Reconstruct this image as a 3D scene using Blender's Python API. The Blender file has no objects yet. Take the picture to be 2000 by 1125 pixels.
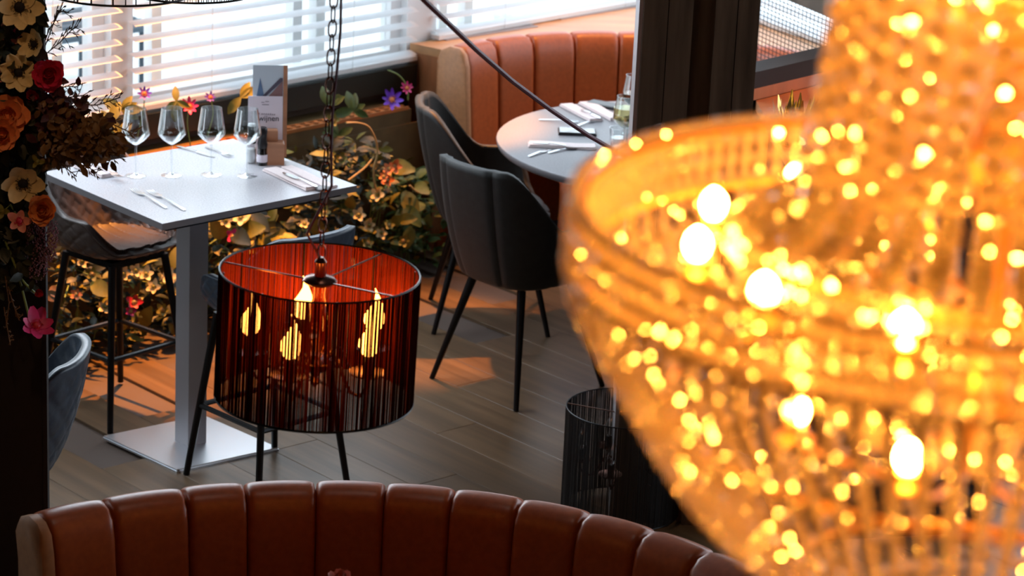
import bpy, math, random
from mathutils import Vector as V, Matrix
random.seed(11)
PI = math.pi
col = bpy.context.scene.collection
sc = bpy.context.scene
# ---------------------------------------------------------------- camera
F = 5200.0; TH = math.radians(17.38); RO = math.radians(2.65); HC = 3.3
cf = V((0, math.cos(TH), -math.sin(TH))); r0 = V((1, 0, 0)); u0 = r0.cross(cf)
cr = r0 * math.cos(RO) + u0 * math.sin(RO); cu = -r0 * math.sin(RO) + u0 * math.cos(RO)
CAM = V((0, 0, HC))
cam = bpy.data.cameras.new('camera'); co = bpy.data.objects.new('camera', cam); col.objects.link(co)
co.matrix_world = Matrix((( cr.x, cu.x, -cf.x, 0), (cr.y, cu.y, -cf.y, 0), (cr.z, cu.z, -cf.z, HC), (0, 0, 0, 1)))
cam.sensor_width = 36; cam.lens = F / 2000 * 36; cam.clip_start = .05
cam.dof.use_dof = True; cam.dof.focus_distance = 7.0; cam.dof.aperture_fstop = 6.3
sc.camera = co
# ---------------------------------------------------------------- view, world, lights
sc.view_settings.view_transform = 'Standard'; sc.view_settings.look = 'None'
sc.view_settings.gamma = 1; sc.view_settings.exposure = 0.0
sc.view_settings.use_curve_mapping = False
w = bpy.data.worlds.new('overcast_sky'); sc.world = w; w.use_nodes = True
w.node_tree.nodes['Background'].inputs[0].default_value = (.80, .90, 1.0, 1)
w.node_tree.nodes['Background'].inputs[1].default_value = 3.0

def light(kind, name, loc, energy, color, size=.1, target=None, sizey=None, angle=None, blend=.5):
    l = bpy.data.lights.new(name, kind); l.energy = energy; l.color = color
    if kind == 'AREA':
        l.shape = 'RECTANGLE'; l.size = size; l.size_y = sizey or size
    elif kind == 'SPOT':
        l.shadow_soft_size = size; l.spot_size = math.radians(angle); l.spot_blend = blend
    else: l.shadow_soft_size = size
    o = bpy.data.objects.new(name, l); col.objects.link(o); o.location = loc
    if target is not None:
        o.rotation_euler = (V(target) - V(loc)).to_track_quat('-Z', 'Y').to_euler()
    return o
W0 = V((-.459, 11.206, 0)); WA = math.radians(48); WD = V((math.cos(WA), math.sin(WA), 0)); WN = V((WD.y, -WD.x, 0))
C1 = V((.73, 12.53, 0)); WE = V((.54, -.84, 0)).normalized(); WM = V((WE.y, -WE.x, 0))
def wl(t, z=0, off=0): return W0 + WD * t + WN * off + V((0, 0, z))
DAY = (.80, .90, 1.0)
# daylight of the upper windows
p = wl(-2.0, 2.55, .12); light('AREA', 'daylight_window_one', p, 100, DAY, 3.4, p + WN * 1 + V((0, 0, -.25)), 1.3)
p = C1 + WE * 1.6 + WM * .2 + V((0, 0, 2.6)); light('AREA', 'daylight_window_two', p, 7, DAY, 2.4, p + WM + V((0, 0, -.3)), 1.2)
WARM = (1, .34, .05)
light('SPOT', 'warm_ceiling_spot', (-1.05, 10.1, 4.4), 3000, WARM, .05, (-1.42, 9.58, 0), angle=23, blend=.5)
light('SPOT', 'warm_ceiling_spot', (-.15, 11.2, 4.4), 2300, WARM, .05, (-.42, 9.9, 0), angle=17, blend=.6)
light('SPOT', 'warm_ceiling_spot', (.55, 11.75, 4.4), 420, WARM, .06, (.35, 11.35, .9), angle=34, blend=.7)
light('SPOT', 'warm_ceiling_spot', (1.6, 7.9, 4.4), 420, WARM, .06, (1.35, 8.8, 1.25), angle=24, blend=.7)
light('SPOT', 'warm_ceiling_spot', (-1.0, 3.9, 4.4), 55, (1, .55, .25), .06, (-1.15, 6.2, 2.0), angle=30, blend=.6)
light('SPOT', 'fill_downlight', (-.7, 6.2, 4.4), 90, (.95, .92, 1), .08, (-.9, 8.5, 1.0), angle=26, blend=.8)  # unseen frontal fill, added to brighten the menu card and high table
light('SPOT', 'fill_downlight', (.2, 7.6, 4.4), 50, (1, .74, .5), .08, (.1, 7.4, 0), angle=60, blend=.8)
light('SPOT', 'fill_downlight', (-.2, 5.6, 4.4), 14, (1, .85, .7), .08, (-.2, 5.4, 0), angle=60, blend=.8)

def ray(x, y): return cf + cr * ((x - 1000) / F) - cu * ((y - 562.5) / F)
def at_z(x, y, z): d = ray(x, y); return CAM + d * ((z - HC) / d.z)
def dep(x, y, D): return CAM + ray(x, y) * D
def on_plane(x, y, p0, n):
    d = ray(x, y); return CAM + d * ((p0 - CAM).dot(n) / d.dot(n))
def pr(p):
    v = V(p) - CAM; k = v.dot(cf); return (1000 + F * v.dot(cr) / k, 562.5 - F * v.dot(cu) / k, k)

# ---------------------------------------------------------------- materials
def mat(name, base=(.5, .5, .5), rough=.5, metal=0, **kw):
    m = bpy.data.materials.new(name); m.use_nodes = True; nt = m.node_tree
    b = nt.nodes['Principled BSDF']; b.inputs['Base Color'].default_value = (*base, 1)
    b.inputs['Roughness'].default_value = rough; b.inputs['Metallic'].default_value = metal
    for k, v in kw.items():
        if k in ('noise', 'wood', 'vary'): continue
        b.inputs[k.replace('_', ' ')].default_value = v
    def N(t): return nt.nodes.new(t)
    L = nt.links.new
    tc = N('ShaderNodeTexCoord')
    if 'wood' in kw:
        sx, sy, amt = kw['wood']
        mp = N('ShaderNodeMapping'); mp.inputs['Scale'].default_value = (sx, sy, sy)
        nz = N('ShaderNodeTexNoise'); nz.inputs['Scale'].default_value = 1; nz.inputs['Detail'].default_value = 6
        L(tc.outputs['Object'], mp.inputs[0]); 
        if kw.get('vary'):
            oi = N('ShaderNodeObjectInfo'); ad = N('ShaderNodeVectorMath'); ad.operation = 'ADD'
            sc_ = N('ShaderNodeVectorMath'); sc_.operation = 'SCALE'; sc_.inputs['Scale'].default_value = 37
            cb = N('ShaderNodeCombineXYZ'); 
            for i in range(3): L(oi.outputs['Random'], cb.inputs[i])
            L(cb.outputs[0], sc_.inputs[0]); L(mp.outputs[0], ad.inputs[0]); L(sc_.outputs[0], ad.inputs[1]); L(ad.outputs[0], nz.inputs['Vector'])
        else: L(mp.outputs[0], nz.inputs['Vector'])
        rp = N('ShaderNodeValToRGB'); rp.color_ramp.elements[0].position = .3; rp.color_ramp.elements[1].position = .72
        lo = [c * (1 - amt) for c in base]; hi = [min(1, c * (1 + amt)) for c in base]
        rp.color_ramp.elements[0].color = (*lo, 1); rp.color_ramp.elements[1].color = (*hi, 1)
        L(nz.outputs['Fac'], rp.inputs[0]); src = rp.outputs[0]
        if kw.get('vary'):
            hs = N('ShaderNodeHueSaturation'); mr = N('ShaderNodeMapRange')
            mr.inputs['To Min'].default_value = 1 - kw['vary']; mr.inputs['To Max'].default_value = 1 + kw['vary']
            L(oi.outputs['Random'], mr.inputs['Value']); L(mr.outputs[0], hs.inputs['Value']); L(src, hs.inputs['Color']); src = hs.outputs[0]
        L(src, b.inputs['Base Color'])
        bp = N('ShaderNodeBump'); bp.inputs['Strength'].default_value = .25; bp.inputs['Distance'].default_value = .002
        L(nz.outputs['Fac'], bp.inputs['Height']); L(bp.outputs[0], b.inputs['Normal'])
    elif 'noise' in kw:
        s, amt, bump = kw['noise']
        nz = N('ShaderNodeTexNoise'); nz.inputs['Scale'].default_value = s; nz.inputs['Detail'].default_value = 5
        L(tc.outputs['Object'], nz.inputs['Vector'])
        rp = N('ShaderNodeValToRGB'); rp.color_ramp.elements[0].position = .3; rp.color_ramp.elements[1].position = .7
        rp.color_ramp.elements[0].color = (*[c * (1 - amt) for c in base], 1)
        rp.color_ramp.elements[1].color = (*[min(1, c * (1 + amt)) for c in base], 1)
        L(nz.outputs['Fac'], rp.inputs[0]); L(rp.outputs[0], b.inputs['Base Color'])
        bp = N('ShaderNodeBump'); bp.inputs['Strength'].default_value = bump; bp.inputs['Distance'].default_value = .002
        L(nz.outputs['Fac'], bp.inputs['Height']); L(bp.outputs[0], b.inputs['Normal'])
    return m
def mixmat(name, kind, colr, fac, gl=(1, 1, 1), rough=.05, base_kind='ShaderNodeBsdfTransparent', base_col=(1, 1, 1), fres=False):
    m = bpy.data.materials.new(name); m.use_nodes = True; nt = m.node_tree; nt.nodes.clear()
    N = nt.nodes.new; L = nt.links.new
    a = N(base_kind); a.inputs[0].default_value = (*base_col, 1)
    b = N(kind); b.inputs[0].default_value = (*colr, 1)
    if 'Roughness' in b.inputs: b.inputs['Roughness'].default_value = rough
    mx = N('ShaderNodeMixShader'); mx.inputs[0].default_value = fac
    if fres:
        lw = N('ShaderNodeLayerWeight'); lw.inputs['Blend'].default_value = fac
        L(lw.outputs['Facing'], mx.inputs[0])
    L(a.outputs[0], mx.inputs[1]); L(b.outputs[0], mx.inputs[2])
    out = N('ShaderNodeOutputMaterial'); L(mx.outputs[0], out.inputs[0])
    return m
M = {}
M['plank'] = mat('oak_floor', (.135, .084, .046), .30, wood=(1.5, 22, .35), vary=.10)
M['subfloor'] = mat('dark_subfloor', (.09, .06, .045), .7)
M['darkwood'] = mat('dark_stained_wood', (.10, .068, .045), .5, wood=(26, 2.2, .5), vary=.2)
M['blackwall'] = mat('black_paint', (.012, .009, .009), .7)
M['brownwall'] = mat('brown_wall', (.09, .05, .03), .7)
M['ledge'] = mat('oak_veneer', (.56, .30, .13), .38, wood=(2, 14, .2))
M['panelwood'] = mat('cherry_veneer', (.42, .17, .07), .4, wood=(14, 2, .3))
M['radpanel'] = mat('olive_brown_board', (.13, .08, .03), .5, wood=(2, 16, .2))
M['warmed'] = mat('orange_lit_grille', (.75, .33, .13), .35, .7)  # orange light falling on the grille, put into its metal colour
M['sill'] = mat('dark_green_sill', (.010, .014, .011), .4)
M['leather'] = mat('cognac_leather', (.40, .088, .020), .36, noise=(60, .12, .12))
M['leather_end'] = mat('tan_leather', (.50, .24, .11), .42, noise=(60, .1, .12))
M['white'] = mat('white_lacquer', (.85, .87, .88), .4)
M['slat'] = mixmat('blind_slat', 'ShaderNodeBsdfTranslucent', (.95, .97, 1), .6, base_kind='ShaderNodeBsdfDiffuse', base_col=(.92, .94, .96))
M['glass_pane'] = mixmat('window_glass', 'ShaderNodeBsdfGlossy', (1, 1, 1), .05, rough=.02, base_col=(.96, .98, .98))
M['glass'] = mixmat('clear_glass', 'ShaderNodeBsdfGlossy', (1, 1, 1), .34, rough=.03, base_col=(.95, .97, .97), fres=True)
M['wine'] = mixmat('white_wine', 'ShaderNodeBsdfGlossy', (1, 1, .8), .15, rough=.03, base_col=(.96, .90, .62), fres=True)
M['rose'] = mixmat('rose_wine', 'ShaderNodeBsdfGlossy', (1, .8, .7), .15, rough=.03, base_col=(.85, .3, .22), fres=True)
M['smoke'] = mixmat('smoked_glass', 'ShaderNodeBsdfGlossy', (1, 1, 1), .2, rough=.03, base_col=(.12, .11, .08), fres=True)
M['steel'] = mat('brushed_steel', (.78, .80, .84), .34, 1)
M['steelcol'] = mat('grey_steel_column', (.42, .40, .42), .42, .5)
M['cutlery'] = mat('polished_cutlery', (.8, .82, .84), .16, 1)
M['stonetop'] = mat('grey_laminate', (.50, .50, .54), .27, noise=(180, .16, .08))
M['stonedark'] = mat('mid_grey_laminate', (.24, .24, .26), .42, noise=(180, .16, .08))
M['edge'] = mat('laminate_edge', (.16, .15, .16), .45)
M['blackmetal'] = mat('black_metal', (.012, .012, .013), .35, .6)
M['velvet'] = mat('charcoal_velvet', (.010, .011, .011), .6, noise=(40, .3, .2), Sheen_Weight=.03)
M['greyleather'] = mat('taupe_quilted_leather', (.075, .055, .048), .38, noise=(90, .15, .15))
M['blueleather'] = mat('blue_grey_quilted_leather', (.045, .065, .095), .36, noise=(90, .15, .15))
M['blackleather'] = mat('black_leather', (.02, .022, .026), .4)
M['napkin'] = mat('pink_white_napkin', (.80, .70, .70), .85, noise=(120, .05, .1))
M['paper'] = mat('card_paper', (.85, .78, .86), .7)
M['papersky'] = mat('card_sky_print', (.62, .72, .80), .7)
M['ink'] = mat('dark_ink', (.03, .03, .06), .7)
M['inkgrey'] = mat('grey_ink', (.35, .3, .36), .7)
M['roofprint'] = mat('roof_print', (.10, .09, .13), .7)
M['brickprint'] = mat('brick_print', (.30, .17, .17), .7)
M['blueprint'] = mat('blue_print', (.13, .22, .38), .7)
M['woodblock'] = mat('light_wood_block', (.50, .24, .13), .5, wood=(3, 20, .2))
M['rubber'] = mat('black_plastic', (.01, .01, .012), .3)
M['string'] = mixmat('black_red_string', 'ShaderNodeBsdfTranslucent', (.22, .012, .003), .12, base_kind='ShaderNodeBsdfDiffuse', base_col=(.016, .004, .003))
M['stringin'] = mixmat('red_string_lining', 'ShaderNodeBsdfTranslucent', (.25, .018, .005), .2, base_kind='ShaderNodeBsdfDiffuse', base_col=(.50, .06, .02))
M['stringblack'] = mat('black_string', (.008, .006, .006), .6)
M['brass'] = mat('dark_bronze', (.22, .10, .07), .25, .9)
M['amberglass'] = mixmat('amber_glass', 'ShaderNodeBsdfGlossy', (1, .8, .6), .25, rough=.04, base_col=(.9, .62, .42), fres=True)
M['cord'] = mat('burgundy_braided_cord', (.10, .012, .03), .5)
M['gold'] = mat('gold_metal', (.80, .52, .16), .18, 1)
M['chandmetal'] = mat('brass_frame', (.70, .36, .09), .3, .8)
def emis(name, c, s):
    m = bpy.data.materials.new(name); m.use_nodes = True; nt = m.node_tree; nt.nodes.clear()
    e = nt.nodes.new('ShaderNodeEmission'); e.inputs[0].default_value = (*c, 1); e.inputs[1].default_value = s
    o = nt.nodes.new('ShaderNodeOutputMaterial'); nt.links.new(e.outputs[0], o.inputs[0]); return m
M['flame'] = emis('flame_bulb_glow', (1, .36, .06), 15)
M['bulb'] = emis('chandelier_bulb_glow', (1, .37, .05), 430)
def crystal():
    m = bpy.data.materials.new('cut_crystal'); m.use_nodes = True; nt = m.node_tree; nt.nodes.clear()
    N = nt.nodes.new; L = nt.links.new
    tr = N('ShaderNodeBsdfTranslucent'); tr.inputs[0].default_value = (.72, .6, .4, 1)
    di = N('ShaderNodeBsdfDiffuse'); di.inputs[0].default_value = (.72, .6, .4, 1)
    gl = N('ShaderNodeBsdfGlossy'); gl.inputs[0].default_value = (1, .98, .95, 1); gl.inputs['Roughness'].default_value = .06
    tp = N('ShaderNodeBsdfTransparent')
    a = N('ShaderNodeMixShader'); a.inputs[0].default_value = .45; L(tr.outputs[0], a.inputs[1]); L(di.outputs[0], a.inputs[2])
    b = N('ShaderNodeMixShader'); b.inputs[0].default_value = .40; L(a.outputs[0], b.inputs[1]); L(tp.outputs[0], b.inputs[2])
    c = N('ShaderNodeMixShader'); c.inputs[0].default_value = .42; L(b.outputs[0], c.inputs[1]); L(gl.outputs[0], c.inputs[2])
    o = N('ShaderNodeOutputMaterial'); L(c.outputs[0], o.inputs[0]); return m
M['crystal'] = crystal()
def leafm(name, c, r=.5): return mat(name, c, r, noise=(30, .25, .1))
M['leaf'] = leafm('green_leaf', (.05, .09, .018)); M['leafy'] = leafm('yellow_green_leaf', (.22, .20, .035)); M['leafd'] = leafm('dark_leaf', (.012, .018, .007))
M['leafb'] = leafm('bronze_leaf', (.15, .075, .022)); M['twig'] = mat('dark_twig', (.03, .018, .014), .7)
M['stem'] = mat('pale_stem', (.42, .30, .12), .6); M['gstem'] = mat('green_stem', (.22, .30, .08), .5)
M['cream'] = leafm('cream_petal', (.72, .58, .30), .6); M['peach'] = leafm('peach_petal', (.80, .27, .10), .6)
M['orange'] = leafm('orange_petal', (.72, .23, .06), .6); M['magenta'] = leafm('magenta_petal', (.55, .015, .06), .5)
M['pink'] = leafm('hot_pink_petal', (.62, .03, .18), .5); M['orchid'] = leafm('pink_orchid_petal', (.70, .25, .20), .5)
M['purple'] = leafm('purple_petal', (.16, .04, .55), .5); M['red'] = leafm('red_petal', (.55, .01, .03), .5)
M['black'] = mat('black_flower_centre', (.008, .006, .01), .8); M['mauve'] = leafm('mauve_amaranth', (.20, .08, .10), .8)
M['paving'] = mat('light_paving', (.80, .82, .84), .8, noise=(1.2, .2, .2)); M['outgrey'] = mat('blue_grey_bench', (.05, .075, .10), .6)
M['outbrick'] = mat('pale_facade', (.45, .40, .34), .8); M['outglass'] = mat('dark_window', (.06, .09, .12), .2)
M['wirem'] = mat('dark_wire', (.02, .015, .012), .5, .5)

# ---------------------------------------------------------------- mesh builder
class MB:
    def __init__(s): s.v = []; s.f = []; s.m = None
    def add(s, vs, fs):
        n = len(s.v)
        s.v += [tuple(s.m @ V(p)) if s.m is not None else tuple(p) for p in vs]
        s.f += [tuple(i + n for i in f) for f in fs]; return s
    def box(s, a, b):
        x0, y0, z0 = a; x1, y1, z1 = b
        return s.add([(x0, y0, z0), (x1, y0, z0), (x1, y1, z0), (x0, y1, z0), (x0, y0, z1), (x1, y0, z1), (x1, y1, z1), (x0, y1, z1)],
                     [(0, 3, 2, 1), (4, 5, 6, 7), (0, 1, 5, 4), (1, 2, 6, 5), (2, 3, 7, 6), (3, 0, 4, 7)])
    def bbox(s, a, b, e=.004):   # box with chamfered vertical and top edges
        x0, y0, z0 = a; x1, y1, z1 = b
        def ring(d, z): return [(x0 + d + e * 0, y0 + d, z), (x1 - d, y0 + d, z), (x1 - d, y1 - d, z), (x0 + d, y1 - d, z)]
        vs = ring(0, z0) + ring(0, z1 - e) + ring(e, z1)
        fs = [(0, 3, 2, 1), (8, 9, 10, 11)]
        for k in (0, 4):
            for i in range(4): j = (i + 1) % 4; fs.append((k + i, k + j, k + 4 + j, k + 4 + i))
        return s.add(vs, fs)
    def prism(s, poly, z0, z1):
        n = len(poly); vs = [(p[0], p[1], z0) for p in poly] + [(p[0], p[1], z1) for p in poly]
        a = sum(poly[i][0] * poly[(i + 1) % n][1] - poly[(i + 1) % n][0] * poly[i][1] for i in range(n))
        fs = [tuple(range(n - 1, -1, -1)), tuple(range(n, 2 * n))] + [(i, (i + 1) % n, n + (i + 1) % n, n + i) for i in range(n)]
        if a < 0: fs = [f[::-1] for f in fs]
        return s.add(vs, fs)
    def tube(s, pts, rad, n=8, cap=True, closed=False):
        pts = [V(p) for p in pts]; k = len(pts); rr = rad if isinstance(rad, (list, tuple)) else [rad] * k
        vs = []; fs = []; up = None
        for i, p in enumerate(pts):
            if closed: t = (pts[(i + 1) % k] - pts[i - 1])
            else: t = pts[min(i + 1, k - 1)] - pts[max(i - 1, 0)]
            t.normalize()
            if up is None:
                up = V((0, 0, 1)) if abs(t.z) < .9 else V((1, 0, 0))
            a = t.cross(up)
            if a.length < 1e-4: a = t.cross(V((0, 1, 0)))
            a.normalize(); b = a.cross(t); up = b
            for j in range(n):
                q = 2 * PI * j / n; vs.append(p + a * (math.cos(q) * rr[i]) + b * (math.sin(q) * rr[i]))
        m = k if closed else k - 1
        for i in range(m):
            for j in range(n):
                i2 = (i + 1) % k; j2 = (j + 1) % n; fs.append((i * n + j, i2 * n + j, i2 * n + j2, i * n + j2))
        if cap and not closed: fs += [tuple(range(n)), tuple(range(k * n - 1, (k - 1) * n - 1, -1))]
        return s.add(vs, fs)
    def lathe(s, prof, n=24, c=(0, 0, 0)):
        vs = []; fs = []; k = len(prof)
        for (r, z) in prof:
            for j in range(n): q = 2 * PI * j / n; vs.append((c[0] + r * math.cos(q), c[1] + r * math.sin(q), c[2] + z))
        for i in range(k - 1):
            for j in range(n): j2 = (j + 1) % n; fs.append((i * n + j, i * n + j2, (i + 1) * n + j2, (i + 1) * n + j))
        if prof[0][0] > 1e-5: fs.append(tuple(range(n - 1, -1, -1)))
        if prof[-1][0] > 1e-5: fs.append(tuple(range((k - 1) * n, k * n)))
        return s.add(vs, fs)
    def grid(s, nu, nv, fn, closed_u=False):
        vs = [fn(i / (nu if closed_u else nu - 1), j / (nv - 1)) for i in range(nu) for j in range(nv)]
        fs = []
        for i in range(nu if closed_u else nu - 1):
            for j in range(nv - 1):
                i2 = (i + 1) % nu; fs.append((i * nv + j, i2 * nv + j, i2 * nv + j + 1, i * nv + j + 1))
        return s.add(vs, fs)
    def ball(s, c, r, n=8, sz=1):
        prof = [(r * math.sin(PI * i / (n // 2 + 1)), -r * sz * math.cos(PI * i / (n // 2 + 1))) for i in range(n // 2 + 2)]
        prof[0] = (1e-6, prof[0][1]); prof[-1] = (1e-6, prof[-1][1]); return s.lathe(prof, n, c)
    def leaf(s, p, d, up, L, W, fold=.25, n=4):
        p = V(p); d = V(d).normalized(); sd = d.cross(V(up)); 
        if sd.length < 1e-3: sd = V((1, 0, 0))
        sd.normalize(); nn = sd.cross(d)
        vs = []; fs = []
        for i in range(n + 1):
            t = i / n; ww = W * .5 * math.sin(PI * min(1, t * .93 + .04)) ** .8; c = p + d * (L * t) - nn * (L * .25 * t * t)
            vs += [c - sd * ww + nn * ww * fold, c, c + sd * ww + nn * ww * fold]
        for i in range(n):
            a = i * 3; fs += [(a, a + 1, a + 4, a + 3), (a + 1, a + 2, a + 5, a + 4)]
        return s.add(vs, fs)
    def mesh(s, name, m, smooth=True):
        me = bpy.data.meshes.new(name); me.from_pydata([tuple(p) for p in s.v], [], s.f); me.materials.append(m); me.update()
        if smooth:
            me.polygons.foreach_set('use_smooth', [True] * len(me.polygons))
            try: me.set_sharp_from_angle(angle=math.radians(42))
            except Exception: pass
        return me
    def build(s, name, m, parent=None, smooth=True, world=False):
        return ob(name, s.mesh(name, m, smooth), parent, world)
def wloc(o):
    p = V((0, 0, 0))
    while o: p += o.location; o = o.parent
    return p
def ob(name, me, parent=None, world=False, loc=None):
    o = bpy.data.objects.new(name, me); col.objects.link(o)
    if parent is not None:
        o.parent = parent
        if world: o.location = -wloc(parent)
    if loc is not None: o.location = V(loc) + (o.location if world else V((0, 0, 0)))
    return o
def tag(o, label, cat, group=None, kind=None):
    if label: o['label'] = label
    if cat: o['category'] = cat
    if group: o['group'] = group
    if kind: o['kind'] = kind
    return o
def thing(name, label, cat, loc=(0, 0, 0), rz=0, group=None):
    o = bpy.data.objects.new(name, None); col.objects.link(o); o.location = loc; o.rotation_euler = (0, 0, rz); o.empty_display_size = .05
    return tag(o, label, cat, group)
def struct(o): o['kind'] = 'structure'; return o
def stuff(o): o['kind'] = 'stuff'; return o
def dup(root, loc, rz=0, label=None):
    r = root.copy(); col.objects.link(r); r.location = loc; r.rotation_euler = (0, 0, rz)
    if label: r['label'] = label
    def rec(src, dst):
        for ch in [c for c in bpy.data.objects if c.parent == src]:
            c = ch.copy(); col.objects.link(c); c.parent = dst; rec(ch, c)
    rec(root, r); return r
def frame_m(o, x, zz=(0, 0, 1)):   # matrix with local x along x
    x = V(x).normalized(); z = V(zz); y = z.cross(x).normalized(); z = x.cross(y)
    return Matrix(((x.x, y.x, z.x, o[0]), (x.y, y.y, z.y, o[1]), (x.z, y.z, z.z, o[2]), (0, 0, 0, 1)))

# ================================================================ SETTING
room = [C1, C1 + WE * 8.1, V((5, -2, 0)), V((-5, -2, 0)), W0 - WD * 6.8]
room[1] = V((room[1].x, room[1].y, 0))
fl = struct(MB().prism(room, -.12, -.012).build('floor', M['subfloor'], None, False))
ce = struct(MB().prism(room, 4.6, 4.7).build('ceiling', M['blackwall'], None, False))
# planks run across the room, away from the windows
PA = math.radians(132); PX = V((math.cos(PA), math.sin(PA), 0)); PY = V((-PX.y, PX.x, 0))
pm = MB().bbox((0, -.0942, -.012), (1.398, .0942, 0), .0012).mesh('plank', M['plank'], False)
orig = V((-.2, 8.6, 0)); npk = 0
def inroom(q):
    n = len(room)
    for i in range(n):
        a, b = room[i], room[(i + 1) % n]
        if (b - a).cross(q - a).z > -.02: return False
    return True
for j in range(-19, 19):
    offs = (j * .53) % 1.4
    for i in range(-4, 4):
        p = orig + PX * (i * 1.4 + offs - .7) + PY * (j * .19)
        c = p + PX * .7
        if not (-3.2 < c.x < 2.9 and 5.6 < c.y < 12.4): continue
        if not (inroom(p) and inroom(p + PX * 1.39)): continue
        x, y, k = pr(c)
        if not (-450 < x < 2450 and -250 < y < 1500) or npk > 290: continue
        o = ob('plank', pm, fl, loc=p); o.rotation_euler = (0, 0, PA); npk += 1
def wallbox(name, a, b, z0, z1, n, th=.12, m='brownwall'):
    poly = [a, b, b - n * th, a - n * th]
    return struct(MB().prism(poly, z0, z1).build(name, M[m], None, False))
LW0 = wl(-6.8); SILL = .80
w1 = wallbox('wall_back_left', LW0, C1, -.12, SILL, WN)
wallbox('wall_back_left_upper', LW0, C1, 3.2, 4.6, WN)
w2 = wallbox('wall_back_right', C1, room[1], -.12, SILL, WM, m='brownwall')
wallbox('wall_back_right_upper', C1, room[1], 3.2, 4.6, WM)
wallbox('wall_left', V((-5, -2, 0)), LW0, -.12, 4.6, V((1, 0, 0)))
wallbox('wall_right', room[1], V((5, -2, 0)), -.12, 4.6, V((-1, 0, 0)))
wallbox('wall_front', V((5, -2, 0)), V((-5, -2, 0)), -.12, 4.6, V((0, 1, 0)))
def tw(px, py): # parameter along the window wall for a pixel
    return (on_plane(px, py, W0, WN) - W0).dot(WD)
t_posts = [tw(233, 120), tw(785, 90), tw(1180, -10)]
# windows with frames and blinds
def window(n, p0, d, nn, t0, t1, bottom, slat_r=(.05, .062), label=''):
    wroot = thing('window_%d' % n, None, None, p0 + d * ((t0 + t1) / 2) + V((0, 0, bottom))); wroot['kind'] = 'structure'
    def pt(t, z, off): return p0 + d * t + nn * off + V((0, 0, z))
    for (ta, tb, za, zb) in ((t0, t0 + .06, bottom, 3.2), (t1 - .06, t1, bottom, 3.2), (t0 + .06, t1 - .06, bottom, bottom + .05), (t0 + .06, t1 - .06, 3.14, 3.2)):
        b = MB(); q = [pt(ta, 0, -.04), pt(tb, 0, -.04), pt(tb, 0, -.10), pt(ta, 0, -.10)]; b.prism(q, za, zb)
        b.build('window_frame', M['white'], wroot, False, True)
    b = MB(); q = [pt(t0 + .06, 0, -.066), pt(t1 - .06, 0, -.066), pt(t1 - .06, 0, -.072), pt(t0 + .06, 0, -.072)]
    b.prism(q, bottom + .05, 3.14).build('pane', M['glass_pane'], wroot, False, True)
    return wroot
BL = []
def blind(p0, d, nn, t0, t1, bottom, top, tilt, label, off=.035, pitch=.0625, wdt=.05):
    r = thing('venetian_blind', label, 'blind', p0 + d * ((t0 + t1) / 2) + V((0, 0, bottom)), group='white venetian blinds')
    L = t1 - t0
    b = MB(); b.m = frame_m((0, 0, 0), d)
    def f(u, v):
        y = (v - .5) * wdt; return ((u - .5) * L, y, .003 * (1 - (2 * v - 1) ** 2))
    b.grid(2, 5, f); me = b.mesh('slat', M['slat'])
    z = bottom + .03; n = 0
    while z < top:
        o = ob('slat', me, r); o.location = d * 0 + nn * off + V((0, 0, z - bottom))
        o.rotation_mode = 'QUATERNION'
        from mathutils import Quaternion
        o.rotation_quaternion = Quaternion(d, tilt); z += pitch; n += 1
    b = MB(); q = [d * (-L / 2) + nn * (off - .025), d * (L / 2) + nn * (off - .025), d * (L / 2) + nn * (off + .025), d * (-L / 2) + nn * (off + .025)]
    b.prism(q, .0, .018).build('bottom_rail', M['white'], r, False)
    MB().prism(q, top - bottom, top - bottom + .05).build('head_rail', M['white'], r, False)
    k = max(2, int(L / .6))
    for i in range(k):
        t = -L / 2 + L * (i + .5) / k
        MB().tube([d * t + nn * (off + .027) + V((0, 0, .0)), d * t + nn * (off + .027) + V((0, 0, top - bottom))], .0012, 5).build('ladder_cord', M['white'], r)
    return r
ts = t_posts
window(1, W0, WD, WN, -5.0, ts[0] - .04, SILL); window(2, W0, WD, WN, ts[0] + .04, -.06, SILL); window(3, W0, WD, WN, .10, 1.72, SILL)
window(4, C1, WE, WM, .08, 2.6, SILL)
for nme, (ta, tb) in zip(('trim_1', 'trim_2'), ((ts[0] - .04, ts[0] + .04), (-.06, .10))):
    q = [wl(ta, 0, .0), wl(tb, 0, .0), wl(tb, 0, -.11), wl(ta, 0, -.11)]
    struct(MB().prism(q, SILL, 3.2).build(nme, M['white'], None, False))
blind(W0, WD, WN, -5.0, ts[0] - .03, .815, 1.78, .26, 'white horizontal slat blind nearest the flower covered pillar')
blind(W0, WD, WN, ts[0] + .03, -.05, .815, 1.78, .26, 'long white horizontal slat blind behind the table with wine glasses')
blind(W0, WD, WN, .08, 1.72, .885, 1.78, .26, 'white slat blind above the oak ledge behind the back booth')
blind(C1, WE, WM, .10, 2.6, .885, 1.78, .3, 'white slat blind behind the wire mesh screen')
# mullions inside the middle window (between glass and outside)
for px_, (t, where) in enumerate(((tw(150, 100), 'beside the garland twigs'), (tw(272, 100), 'above the first wine glass'), (tw(345, 90), 'above the second wine glass'), (tw(620, 60), 'directly behind the hanging chain'), (tw(665, 55), 'just right of the hanging chain'), (tw(905, 20), 'behind the burgundy cable'), (tw(955, 15), 'over the booth ledge'))):
    q = [wl(t - .025, 0, -.12), wl(t + .025, 0, -.12), wl(t + .025, 0, -.17), wl(t - .025, 0, -.17)]
    tag(MB().prism(q, -.3, 3.3).build('terrace_post', M['outbrick'] if 600 < 0 else M['white'], None, False), 'pale terrace post seen through the blinds ' + where, 'post', 'pale posts outside the window')

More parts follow.
